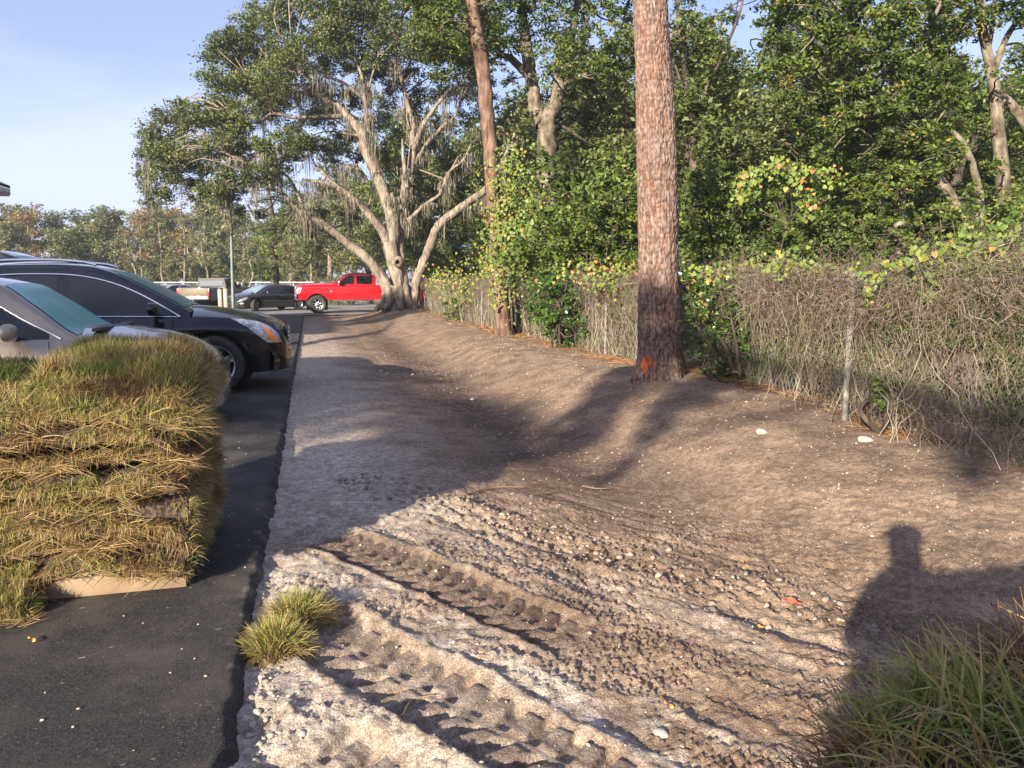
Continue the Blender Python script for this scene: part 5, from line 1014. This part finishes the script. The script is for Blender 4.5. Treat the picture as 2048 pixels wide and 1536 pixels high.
def sedan(name, label, loc, rz, pm, ws, gl, L=5.0, steer=0, cat='car', amber=True, gh=1.46, chrome=True, steep=False):
    k = L/5.0; sp = dict(L=L, r=.325, arch=.385, wheels=(1.52*k, -1.30*k), sill=.21, tum=.50, gh=(-2.02*k, 1.50*k), spokes=9, rimr=.64, steer=steer,
        top=[(-2.5*k,.72),(-2.42*k,.90),(-2.1*k,.98),(-1.8*k,1.0),(1.45*k,1.005),(1.9*k,.95),(2.2*k,.86),(2.4*k,.74),(2.5*k,.56)], sh=[(-2.5*k,.66),(-2.4*k,.84),(-1.8*k,.91),(0,.90),(1.3*k,.90),(1.8*k,.86),(2.2*k,.76),(2.4*k,.64),(2.5*k,.50)],
        w=[(-2.5*k,.66),(-2.45*k,.74),(-2.25*k,.85),(-1.6*k,.92),(0,.93),(1.4*k,.92),(1.8*k,.89),(2.1*k,.82),(2.3*k,.74),(2.44*k,.62),(2.5*k,.50)], roof=[(-2.02*k,.93),(-1.7*k,1.12),(-1.2*k,1.36),(-.7*k,gh-.02),(-.1*k,gh),(.35*k,gh-.035),(.65*k,gh-.12),(1.05*k,1.16),(1.5*k,.93)])
    if steep: sp['roof'] = [(-2.02*k,.93),(-1.7*k,1.12),(-1.25*k,1.38),(-.7*k,gh-.02),(-.1*k,gh),(.4*k,gh-.02),(.66*k,gh-.07),(.95*k,1.24),(1.3*k,.98),(1.5*k,.90)]
    c = Car(name, label, cat, loc, rz, sp, pm); hi = mono([(-1.75*k,.97),(-1.3*k,1.20),(-.8*k,1.33),(-.1*k,gh-.10),(.3*k,gh-.14),(.6*k,gh-.24),(.9*k,1.08),(1.18*k,.93)]); lo = mono([(-1.75*k,.95),(0,.925),(1.18*k,.92)])
    for a, b_ in ((-1.70*k, -1.28*k), (-1.22*k, -.32*k), (-.24*k, 1.12*k)): c.strip('side_window', (a, b_), lo, lambda x: np.maximum(hi(x), lo(x)+.003), gl, c.gy, .005)
    c.line('window_trim', [(-1.78*k,.95),(-1.3*k,1.215),(-.8*k,1.345),(-.1*k,gh-.085),(.3*k,gh-.125),(.6*k,gh-.225),(.9*k,1.095),(1.22*k,.92)], .02, CHROME if chrome else BLACKP, c.gy, .006)
    c.cross('windscreen', (.70*k, 1.33*k) if steep else (.56*k, 1.44*k), .08, ws); c.cross('rear_window', (-1.92*k, -1.1*k), .12, gl); c.mirror(.86*k, .99, pm, (.15, .24, .16))
    c.poly('headlight', [(1.98*k,.77),(2.2*k,.72),(2.37*k,.62),(2.44*k,.50),(2.30*k,.52),(2.05*k,.64)], LENS)
    if amber: c.poly('turn_signal', [(1.92*k,.66),(2.04*k,.64),(2.12*k,.56),(1.98*k,.60)], AMBER, off=.01)
    mb = MB(); V = []; xx = np.linspace(-.88, .88, 21); px = (L/2+.005)-.30*(np.abs(xx)/.88)**2.4
    for z, o in ((.20, -.03), (.28, .02), (.42, .04), (.49, .02), (.52, -.05)): V.append(np.stack([px+o, xx, np.full(21, z)], -1))
    mb.add(np.array(V).reshape(-1, 3), grid_q(5, 21)); mb.build('front_bumper', pm, c.root, True); mb = MB(); box(mb, (L/2+.006, 0, .585), (.03, .62, .10)); mb.build('grille', BLACKP, c.root); mb = MB(); tube(mb, [(L/2+.012, .28*math.cos(a), .585+.045*math.sin(a)) for a in np.linspace(0, 6.283, 25)], .008, 6); mb.build('grille_frame', CHROME, c.root, True)
    c.line('door_seam', [(1.12*k,.90),(1.16*k,.6),(1.05*k,.28)], .007, WELL, off=0.); c.line('door_seam', [(-.28*k,.90),(-.28*k,.3)], .007, WELL, off=0.); c.line('side_moulding', [(1.1*k,.56),(0,.55),(-1.0*k,.56)], .022, CHROME if chrome else pm)
    for x in (.0, -1.0): c.line('door_handle', [(x,.80),(x-.1,.805),(x-.2,.80)], .026, CHROME if chrome else pm, off=.018)
    c.poly('tail_light', [(-2.44*k,.62),(-2.2*k,.68),(-2.2*k,.86),(-2.42*k,.82)], REDL); mb = MB(); box(mb, (1.47*k, 0, .985), (.10, 1.25, .03)); mb.build('wiper_cowl', BLACKP, c.root)
    return c
GOLD = paint('gold', (.25, .205, .155), (.29, .24, .185), .35, .35)
sedan('gold_sedan', 'dusty gold sedan with teal windscreen, parked right behind the tall sod stack', (-3.38, 8.35, 0), 0, GOLD, TEAL, GLASSD, 5.0, gh=1.50, steep=True)
def wagon_truck():
    sp = dict(L=5.4, r=.40, arch=.47, wheels=(1.75, -1.6), sill=.36, tum=.22, gh=(-2.6, 1.35), top=[(-2.7,1.1),(1.3,1.22),(2.3,1.12),(2.6,1.0),(2.7,.8)], sh=[(-2.7,1.0),(1.3,1.12),(2.3,1.05),(2.6,.9),(2.7,.7)],
        w=[(-2.7,.85),(-2.5,.96),(0,.99),(1.8,.98),(2.4,.92),(2.65,.8),(2.7,.7)], roof=[(-2.6,1.1),(-2.5,1.75),(-2.2,1.93),(-.5,2.0),(.2,1.98),(.5,1.90),(.8,1.65),(1.35,1.15)])
    c = Car('dark_wagon', 'tall dark brown vehicle showing only its windscreen pillar over the black suv', 'car', (-5.2, 14.9, 0), 0, sp, paint('brown', (.05, .035, .03), (.06, .045, .04), .25)); hi = lambda x: np.minimum(1.86, c.roof(x)-.1)
    lo = lambda x: 1.18+0*x
    for a, b_ in ((-2.3, -1.3), (-1.2, -.2), (-.1, .95)): c.strip('side_window', (a, b_), lo, lambda x: np.maximum(hi(x), 1.185), GLASSD, c.gy, .006)
    c.cross('windscreen', (.52, 1.28), .09, GLASSD); c.mirror(.85, 1.3, BLACKP); c.poly('headlight', [(2.3,1.0),(2.55,.95),(2.6,.78),(2.35,.8)], LENS)
wagon_truck()

def pickup(name, label, loc, rz, pm, L, H_, r, lift, gl, wheelx, rearglass=None, tail=None, cabl=2.3, spokes=8, rimr=.62, crew=True, arch=.5):
    b = lift; h = L/2; sh0 = b+.88; tp = b+1.0; cb = -.55 if not crew else -.75
    sp = dict(L=L, r=r, arch=arch, wheels=wheelx, sill=b+.16, tum=.20, gh=(cb, h-1.72), spokes=spokes, rimr=rimr, tw=.30, bed=(-h+.08, cb-.06), inset=.0,
        top=[(-h,sh0-.02),(-h+.1,sh0),(cb,sh0+.02),(h-1.75,tp+.03),(h-.9,tp),(h-.3,tp-.06),(h-.08,tp-.12),(h,tp-.2)], sh=[(-h,sh0-.04),(-h+.05,sh0),(cb,sh0),(h-1.7,sh0+.02),(h-.6,sh0),(h-.15,sh0-.06),(h,sh0-.2)],
        w=[(-h,.94),(-h+.1,.98),(0,1.0),(h-1.0,1.0),(h-.5,.98),(h-.15,.93),(h-.04,.86),(h,.80)], roof=[(cb,sh0+.05),(cb+.06,H_-.14),(cb+.25,H_-.04),(cb+.7,H_),(h-2.75,H_-.01),(h-2.5,H_-.07),(h-2.1,H_-.34),(h-1.72,sh0+.05)])
    c = Car(name, label, 'pickup truck', loc, rz, sp, pm); wt = lambda x: np.minimum(H_-.16, c.roof(x)-.12); lo = lambda x: sh0+.045+.06*sstep(h-2.15, h-2.4, x)*0+0*x; xm = (cb+h-2.0)/2+.05
    for a, b_ in (((cb+.18, xm-.06), (xm+.06, h-1.98)) if crew else ((cb+.15, h-1.98),)): c.strip('side_window', (a, b_), lo, lambda x: np.maximum(wt(x), sh0+.05), gl, c.gy, .006)
    c.cross('windscreen', (h-2.55, h-1.80), .09, gl)
    k = np.linspace(-1, 1, 7); z = np.linspace(sh0+.10, H_-.18, 5); K_, Z_ = np.meshgrid(k, z); npm('rear_window', np.stack([np.full(K_.shape, cb-.012), K_*.72*(1-.12*(Z_-sh0)), Z_], -1).reshape(-1, 3), grid_q(5, 7), rearglass or gl, c.root)
    k = np.linspace(-1, 1, 9); z = np.linspace(sh0+.04, H_-.04, 7); K_, Z_ = np.meshgrid(k, z); yy_ = K_*np.array([c.gy(cb+.1, q) for q in z])[:, None]; npm('cabin_back', np.stack([np.full(K_.shape, cb), yy_, Z_], -1).reshape(-1, 3), grid_q(7, 9), pm, c.root)
    mb = MB(); box(mb, (-h-.005, 0, sh0-.30), (.05, 1.72, .56)); bevobj(mb.build('tailgate', tail or pm, c.root), .015); mb = MB(); box(mb, (-h-.08, 0, b+.30), (.16, 1.86, .18)); bevobj(mb.build('rear_bumper', CHROME, c.root), .02)
    mb = MB(); box(mb, (-h-.168, 0, b+.33), (.012, .34, .16)); mb.build('licence_plate', PLATE, c.root)
    for sd in (-1, 1): mb = MB(); box(mb, (-h-.005, sd*.90, sh0-.26), (.07, .12, .42)); bevobj(mb.build('tail_light', REDL, c.root), .01)
    mb = MB(); V = []; xx = np.linspace(-.98, .98, 17); px = (h+.08)-.16*(np.abs(xx)/.98)**3
    for z, o in ((b+.14, -.08), (b+.20, .03), (b+.36, .04), (b+.42, .0), (b+.43, -.12)): V.append(np.stack([px+o, xx, np.full(17, z)], -1))
    mb.add(np.array(V).reshape(-1, 3), grid_q(5, 17)); mb.build('front_bumper', CHROME, c.root, True)
    mb = MB(); box(mb, (h+.0, 0, b+.62), (.06, 1.2, .36)); bevobj(mb.build('grille', CHROME, c.root), .02)
    for k in range(3): mb = MB(); box(mb, (h+.035, 0, b+.53+.09*k), (.02, 1.1, .035)); mb.build('grille_bar', BLACKP, c.root)
    c.poly('headlight', [(h-.30,b+.78),(h-.12,b+.78),(h-.05,b+.66),(h-.03,b+.46),(h-.2,b+.46),(h-.28,b+.6)], LENS, off=.01)
    for sd in (-1, 1): mb = MB(); box(mb, (h-.0, sd*.74, b+.62), (.05, .22, .32)); bevobj(mb.build('headlight', LENS, c.root), .02)
    c.mirror(h-2.12, sh0+.12, CHROME, (.14, .26, .26)); mb = MB()
    for sd in (-1, 1): tube(mb, [(cb+.1, sd*.98, b+.12), (h-1.75, sd*.98, b+.12)], .035, 8)
    mb.build('running_board', CHROME, c.root, True)
    c.line('door_seam', [(h-1.68,sh0),(h-1.66,b+.5),(h-1.7,b+.2)], .008, WELL, off=0.); c.line('door_seam', [(xm,sh0),(xm,b+.2)], .008, WELL, off=0.); c.line('door_seam', [(cb-.03,sh0),(cb-.03,b+.2)], .02, WELL, off=-.004)
    for x in ((xm+.22, cb+.35) if crew else (cb+.4,)): c.line('door_handle', [(x,sh0-.14),(x-.1,sh0-.135),(x-.2,sh0-.14)], .032, CHROME, off=.02)
    mb = MB(); tube(mb, [(wheelx[0], -.8, r), (wheelx[0], .8, r)], .06, 8); tube(mb, [(wheelx[1], -.8, r), (wheelx[1], .8, r)], .08, 8)
    for sd in (-1, 1): tube(mb, [(wheelx[0]-.12, sd*.62, r), (wheelx[0]-.16, sd*.62, b+.75)], .035, 8)
    mb.build('axle', WELL, c.root, True); return c
red = pickup('red_pickup', 'lifted bright red crew-cab pickup with chrome wheels, partly behind the live oak', (2.50, 39.6, 0), math.pi, paint('red', (.42, .006, .012), (.37, .005, .010), .25), 6.35, 2.02, .44, .52, GLASSD, (2.15, -1.95), arch=.54)
red.poly('fender_badge', [(1.42,1.18),(1.52,1.18),(1.50,.96),(1.44,.96)], CHROME)
pickup('tan_pickup', 'black-and-tan pickup seen from behind, with tan tailgate, beyond the bollards', (-5.2, 47.6, 0), R_(68), paint('charcoal', (.022, .02, .018), (.03, .028, .024), .3), 5.5, 1.83, .39, .38, GLASSD, (1.75, -1.55), GREYG, paint('tan', (.085, .064, .036), (.105, .08, .047), .6), arch=.46)
BLK2 = paint('black_sedan', (.012, .011, .012), (.018, .016, .016), .18)
blks = sedan('black_sedan', 'black sedan with its front wheel turned, nose to the left, ahead of the red pickup', (-2.15, 44.3, 0), R_(180+38), BLK2, dirty('sky_windscreen', (.10, .16, .17), (.2, .27, .28), 2, .1, coat=.5), GLASSD, 5.0, steer=R_(28), amber=False)
sedan('silver_sedan', 'small silver car half hidden at the left of the tan tailgate', (-8.6, 52.5, 0), R_(180+42), paint('silver', (.42, .44, .48), (.38, .40, .44), .3, .5), GLASSD, GLASSD, 4.5, amber=False, chrome=False)
# thin haze: far trees pale a little
HAZE = bpy.data.materials.new('haze'); HAZE.use_nodes = True; hn = HAZE.node_tree; hn.nodes.clear(); ho = hn.nodes.new('ShaderNodeOutputMaterial'); hv = hn.nodes.new('ShaderNodeVolumePrincipled'); hv.inputs['Density'].default_value = .0007; hv.inputs['Color'].default_value = (.86, .92, 1, 1); hv.inputs['Anisotropy'].default_value = .2; hn.links.new(hv.outputs[0], ho.inputs['Volume'])
if 1: hb = MB(); box(hb, (0, 0, 15), (2400, 2400, 34)); tag(hb.build('haze', HAZE), 'thin pale haze in the air', 'haze', None, 'stuff')
# ================================================================ STREET FURNITURE, BUILDINGS, WHAT CASTS THE SHADOWS
POST = dirty('wood_post', (.38, .25, .18), (.52, .37, .27), 7, .85, bump=.2)
for u, vt, d, lab in ((440, 578, 37.6, 'brown wooden post, left one of the near pair of bollards'), (451, 577, 38.3, 'paler wooden post, right one of the near pair of bollards'), (492, 576, 47.5, 'left one of the far pair of wooden bollards'), (500, 576, 48.2, 'right one of the far pair of wooden bollards')):
    p = P(u, vt, d); mb = MB(); z1 = p[2]; tube(mb, [[0, 0, 0], [0, 0, z1*.5], [0, 0, z1-.02], [0, 0, z1-.005], [0, 0, z1]], [.12, .118, .115, .10, .01], 14, .04, u); o = mb.build('bollard', POST, None, True); o.location = (p[0], p[1], 0); tag(o, lab, 'bollard', 'wooden bollards in the lot')
b = P(466, 606, 37.0); b[2] = 0; GREENP = dirty('green_grey_pole', (.11, .145, .13), (.17, .20, .18), 3, .6, .2)
r = empty('light_pole', tuple(b), 0, 'slim green-grey metal light pole rising behind the black suv hood', 'light pole'); mb = MB(); tp_ = P(461, 410, 37.0); tube(mb, [b, (b+tp_)/2, tp_], [.085, .075, .06], 12); mb.build('pole', GREENP, r, True, b)
mb = MB(); tube(mb, [b, b+[0, 0, .25]], [.14, .13], 14); mb.build('base', GREENP, r, True, b); mb = MB(); box(mb, tp_+[0, 0, .05], (.16, .16, .14)); bevobj(mb.build('pole_cap', GREENP, r, org=b), .02)
# fence along the far side of the lot
GALV = MATS['galvanised']; a = P(-40, 600, 66); a[2] = 0; e = P(780, 600, 60); e[2] = 0; r = empty('lot_fence', tuple((a+e)/2), 0, 'pale chain-link fence with white top rail across the far side of the lot', 'fence'); org = (a+e)/2
n_ = 24; tt = np.linspace(0, 1, n_)[:, None]; pp = a*(1-tt)+e*tt; mb = MB(); tube(mb, pp+[0, 0, 1.62], .035, 6); PALE = dirty('whitish_rail', (.5, .5, .48), (.65, .64, .61), 3, .5, .3); mb.build('top_rail', PALE, r, True, org)
for q in pp: mb = MB(); tube(mb, [q, q+[0, 0, 1.68]], .035, 8); mb.build('post', PALE, r, True, org)
dv = (e-a); Lf = np.linalg.norm(dv); dv /= Lf; s_ = np.arange(0, Lf, .16); A = []; 
for j in range(0, 10):
    for k_ in (-.5, .5): p0 = a+dv*s_[:, None]+[0, 0, 1.]*np.array([0, 0, .02+.16*j]); p1 = p0+dv*(.16*k_*1)+np.array([0, 0, .16]); A.append(np.stack([p0-[0, 0, .004], p0+[0, 0, .004], p1+[0, 0, .004], p1-[0, 0, .004]], 1))
A = np.concatenate(A).reshape(-1, 3); npm('wire_mesh', A, np.arange(len(A)).reshape(-1, 4), PALE, r, org=org)
# house whose eave corner shows at the left edge
def house():
    c = P(21, 381, 23.5); W = 5.; Dp = 12.; ov = .55; x1, y0, ez = c[0], c[1]-Dp-2*ov, c[2]; r = empty('house', (x1-ov-W/2, y0+ov+Dp/2, 0), 0, 'building whose dark roof corner with white eave shows at the left edge', 'building'); org = r.location
    WH = dirty('white_fascia', (.62, .62, .60), (.7, .7, .68), 3, .6); mb = MB(); box(mb, (x1-ov-W/2, y0+ov+Dp/2, (ez-.1)/2-.1), (W, Dp, ez-.05)); mb.build('wall', dirty('cream_wall', (.45, .40, .33), (.52, .47, .40), 2, .9), r, org=org)
    sl_ = .5; rh = (W/2+ov)*sl_; xm = x1-ov-W/2; y1 = y0+2*ov+Dp; V = np.array([[x1, y0, ez+.05], [xm, y0, ez+.05+rh], [xm, y1, ez+.05+rh], [x1, y1, ez+.05], [2*xm-x1, y0, ez+.05], [2*xm-x1, y1, ez+.05]]); V = np.concatenate([V, V+[0, 0, .09]])
    mb = MB(); mb.add(V, [[0,1,2,3],[6,7,8,9],[0,1,7,6],[3,2,8,9],[0,3,9,6],[1,4,5,2],[7,10,11,8],[1,4,10,7],[2,5,11,8],[4,5,11,10]]); mb.build('roof', dirty('roof_shingle', (.05, .045, .05), (.09, .08, .085), 12, .9, bump=.3), r, org=org)
    mb = MB(); V = np.array([[x1-.02, y0+.03, ez-.13], [xm, y0+.03, ez-.13+rh], [xm, y0+.03, ez+.045+rh], [x1-.02, y0+.03, ez+.045]]); mb.add(np.concatenate([V, V+[0, .04, 0]]), [[0,1,2,3],[4,5,6,7],[0,1,5,4],[3,2,6,7],[0,3,7,4],[1,2,6,5]]); V2 = V*[-1, 1, 1]+[2*xm, 0, 0]; mb.add(np.concatenate([V2, V2+[0, .04, 0]]), [[0,1,2,3],[4,5,6,7],[0,1,5,4],[3,2,6,7],[0,3,7,4],[1,2,6,5]]); mb.build('fascia', WH, r, org=org)
    mb = MB(); box(mb, (x1-.30, y0+Dp/2+ov, ez-.16), (.56, Dp+2*ov-.1, .05)); box(mb, (x1-.02, y0+Dp/2+ov, ez-.05), (.03, Dp+2*ov, .18)); mb.build('soffit', WH, r, org=org)
    mb = MB(); mb.add(np.array([[x1-ov, y0+ov-.01, ez-.15], [xm, y0+ov-.01, ez-.1+rh-ov*.5], [xm-W/2, y0+ov-.01, ez-.15], [xm, y0+ov-.01, ez-.15]]), [[0, 1, 2, 3]]); mb.build('gable', MATS['cream_wall'], r, org=org)
house()
def shed():
    p = P(905, 520, 45); r = empty('tan_building', (p[0]+1, p[1]+2, 0), .1, 'sunlit tan building with blue roof edge glimpsed through the trees right of the oak', 'building'); mb = MB(); box(mb, (1.2, 0, 1.75), (4.6, 4, 3.5)); mb.build('wall', dirty('tan_wall', (.52, .36, .20), (.58, .42, .25), 1.5, .9), r); mb = MB(); box(mb, (1.2, 0, 3.62), (4.9, 4.3, .22)); mb.build('roof_edge', pbr('blue_edge', (.06, .16, .32), .5), r)
shed()

# the person who holds the camera; only the shadow falls into the picture
def person():
    gx_, gy_ = -.42, -.46; z0 = .004; root = empty('person', (gx_, gy_, z0), R_(75), 'person in cap and shirt holding up a phone, just behind the camera', 'person')
    def skin(name, J, E, rad, mat, sub=2):
        me = bpy.data.meshes.new(name); me.from_pydata(J, E, []); o = link(me, name, mat, root); m_ = o.modifiers.new('skin', 'SKIN'); me.skin_vertices.new(name='') if not me.skin_vertices else None
        for v, q in zip(me.skin_vertices[0].data, rad): v.radius = (q, q) if np.isscalar(q) else q
        me.skin_vertices[0].data[0].use_root = True; s_ = o.modifiers.new('sub', 'SUBSURF'); s_.levels = sub; s_.render_levels = sub
        for p in me.polygons: p.use_smooth = True
        return o
    SK = dirty('skin', (.45, .26, .18), (.52, .31, .22), 6, .55); SH = dirty('grey_shirt', (.12, .14, .18), (.15, .17, .21), 14, .9); TR = dirty('dark_trousers', (.05, .055, .07), (.07, .075, .09), 16, .9); SHO = pbr('dark_shoe', (.03, .025, .02), .6)
    # x forward, y to the person's left
    J = [(0,0,.98),(0,0,1.15),(0,0,1.32),(0,0,1.46),(.01,0,1.54),(.02,0,1.62),(.02,0,1.72),(0,.13,1.445),(.10,.16,1.17),(.36,-.13,1.29),(.47,-.22,1.35),(0,-.13,1.445),(.08,-.22,1.16),(.36,-.36,1.30),(.47,-.34,1.35),(0,.10,.9),(.01,.11,.50),(0,.11,.09),(.13,.12,.05),(0,-.10,.9),(.01,-.11,.50),(0,-.11,.09),(.13,-.12,.05)]
    E = [(0,1),(1,2),(2,3),(3,4),(4,5),(5,6),(3,7),(7,8),(8,9),(9,10),(3,11),(11,12),(12,13),(13,14),(0,15),(15,16),(16,17),(17,18),(0,19),(19,20),(20,21),(21,22)]
    rad = [(.14,.11),(.13,.10),(.135,.10),(.08,.075),.052,.08,.075,.055,.045,.033,.03,.06,.045,.033,.03,.085,.06,.045,.035,.085,.06,.045,.035]; skin('body', J, E, rad, SK)
    skin('shirt', [J[0], J[1], J[2], J[3], J[7], J[8], J[11], J[12]], [(0,1),(1,2),(2,3),(3,4),(4,5),(3,6),(6,7)], [(.155,.12),(.145,.11),(.15,.115),(.085,.08),.066,.058,.066,.058], SH)
    skin('trousers', [J[0], J[15], J[16], (0,.11,.12), J[19], J[20], (0,-.11,.12)], [(0,1),(1,2),(2,3),(0,4),(4,5),(5,6)], [(.165,.12),.10,.075,.062,.10,.075,.062], TR)
    for sd in (1, -1):
        skin('shoe', [(-.06,sd*.11,.045),(.06,sd*.115,.045),(.17,sd*.12,.035)], [(0,1),(1,2)], [.048,.048,.04], SHO, 2)
    # fingers closed round the phone
    for sd in (1, -1):
        for k in range(4):
            z = 1.335+.024*k; y = -.28+sd*.055; out = sd*.045; mid = -.28; skin('finger', [(.47, y, z), (.495, mid+out*1.25, z+.004), (.515, mid+out*1.1, z+.006), (.528, mid+out*.6, z+.005)], [(0,1),(1,2),(2,3)], [.010,.009,.0085,.0075], SK, 1)
        skin('thumb', [(.465, -.28+sd*.055, 1.37), (.485, -.28+sd*.05, 1.40), (.49, -.28+sd*.025, 1.42)], [(0,1),(1,2)], [.012,.011,.009], SK, 1)
    bm = bmesh.new(); bmesh.ops.create_uvsphere(bm, u_segments=24, v_segments=16, radius=1)
    for v in bm.verts:
        c = v.co.copy(); nose = .022*math.exp(-((c.y/.18)**2+((c.z+.05)/.22)**2)) if c.x > .6 else 0; eye = -.008*math.exp(-(((abs(c.y)-.35)/.15)**2+((c.z-.12)/.12)**2)) if c.x > .5 else 0
        v.co = (c.x*.098+.03+nose+eye, c.y*.076*(1-.15*max(0, -c.z)), c.z*.118+1.635)
    me = bpy.data.meshes.new('head'); bm.to_mesh(me); bm.free(); [setattr(p, 'use_smooth', True) for p in me.polygons]; link(me, 'face', SK, root)
    bm = bmesh.new(); bmesh.ops.create_uvsphere(bm, u_segments=24, v_segments=12, radius=1)
    for v in bm.verts: c = v.co.copy(); v.co = (c.x*.108+.025, c.y*.088, max(c.z, -.1)*.085+1.685)
    me = bpy.data.meshes.new('cap'); bm.to_mesh(me); bm.free(); cap = link(me, 'cap', pbr('dark_cap', (.04, .05, .08), .8), root); mb = MB(); th = np.linspace(-1.1, 1.1, 13); V = []
    for q in (0, .5, 1): V.append(np.stack([.10+q*.085*np.cos(th)+.0, np.sin(th)*(.075+.01*q), 1.675-.012*q+0*th], -1))
    mb.add(np.array(V).reshape(-1, 3), grid_q(3, 13)); V2 = np.array(V).reshape(-1, 3)-[0, 0, .006]; mb.add(V2, grid_q(3, 13)); mb.build('cap_brim', MATS['dark_cap'], root)
    c_, s_ = math.cos(R_(75)), math.sin(R_(75)); p = (gx_+.508*c_+.28*s_, gy_+.508*s_-.28*c_)
    ph = MB(); box(ph, (0, 0, 0), (.008, .075, .155)); o = bevobj(ph.build('phone', pbr('black_phone', (.01, .01, .012), .15)), .003); o.location = (p[0], p[1], 1.375); o.rotation_euler = (0, 0, R_(75)); tag(o, 'black phone held up by the person behind the camera', 'phone')
person()

# tall trees standing behind and left of the camera: unseen, with leaf clumps placed to throw the broken shadows
SUN3 = np.array([-SD[0]*math.cos(SUN_EL), -SD[1]*math.cos(SUN_EL), math.sin(SUN_EL)]); SUN3 /= np.linalg.norm(SUN3)
def shade_tree(label, spots, D, bark=DARKB, off=8.):
    """spots = (x, y, z, radius) on the ground or trunk to be shaded from distance D towards the sun"""
    C = [(np.array(s[:3])+SUN3*(D+s[4] if len(s) > 4 else D), s[3]) for s in spots]; m_ = np.mean([c for c, r in C], 0); b_ = np.array([m_[0]-1+off*.725, m_[1]-1-off*.688, -.1]); root = empty('shade_tree', tuple(b_), 0, label, 'tree', 'trees standing out of the picture')
    mb = MB(); zt = max(c[2] for c, r in C); pts_ = np.array([[b_[0], b_[1], -.1], [b_[0]+.2, b_[1], zt*.4], [b_[0]*.5+m_[0]*.5, b_[1]*.5+m_[1]*.5, zt*.8], [m_[0], m_[1], zt]]); p_, r_ = smooth_path(pts_, [.28, .20, .055, .04], 6); tube(mb, p_, r_, 10, .1); twigs(mb, np.column_stack([p_, r_])[12:], C, 3, .04); mb.build('trunk', bark, root, True, b_); crown(C, .16, L_OAK, root, b_, 1.6)
def line_sp(a, b_, n_, r0, r1): return [tuple(np.array(a)*(1-t)+np.array(b_)*t)+(r0*(1-t)+r1*t, rng.uniform(-1, 1)) for t in np.linspace(0, 1, n_)]
shade_tree('oak whose crown shades the ground at the foot of the thick pine', line_sp((2.35, 7.0, -.15), (4.3, 8.9, .3), 5, .42, .55)+line_sp((2.25, 5.55, -.15), (3.7, 7.0, .15), 5, .10, .28)+line_sp((3.5, 7.0, .1), (5.0, 7.9, .2), 4, .3, .4)+[(4.05, 8.1, .75, .42), (4.05, 8.1, 1.15, .25), (4.6, 9.2, .8, .5), (4.6, 9.4, .2, .6)], 22)
shade_tree('oak whose crown shades the strip beside the parked cars', [(x, y, -.05, r) for x, y, r in ((-.1,12.6,.5),(.6,12.4,.5),(1.2,12.0,.4),(1.65,11.7,.2),(.0,11.6,.5),(.8,11.2,.5),(.1,10.6,.5),(.7,10.2,.5),(1.3,10.4,.3),(0,9.6,.5),(.8,9.2,.5),(1.4,9.3,.4),(1.8,8.8,.4),(.1,8.6,.5),(1.,8.2,.5),(1.7,8.0,.5),(.0,7.6,.3),(.7,7.2,.4),(1.4,7.2,.5))], 38, off=7.)
shade_tree('oak whose crown shades the dirt near the right edge', line_sp((4.0, 3.7, .15), (5.0, 4.8, .2), 4, .12, .3)+[(4.6, 3.6, .4, .3)], 30)
shade_tree('tree whose crown shades the foot of the great live oak', line_sp((1.8, 29.5, 0), (3.6, 31.5, .2), 4, .7, .9)+line_sp((.5, 30.5, 0), (3.4, 33.2, .4), 5, .45, .7)+[(3.6, 32.9, .5, .8), (4.2, 33.6, .3, .7), (1.5, 31.2, 0, .8), (2.6, 35.4, .1, .7), (1., 34.3, 0, .6)], 26)
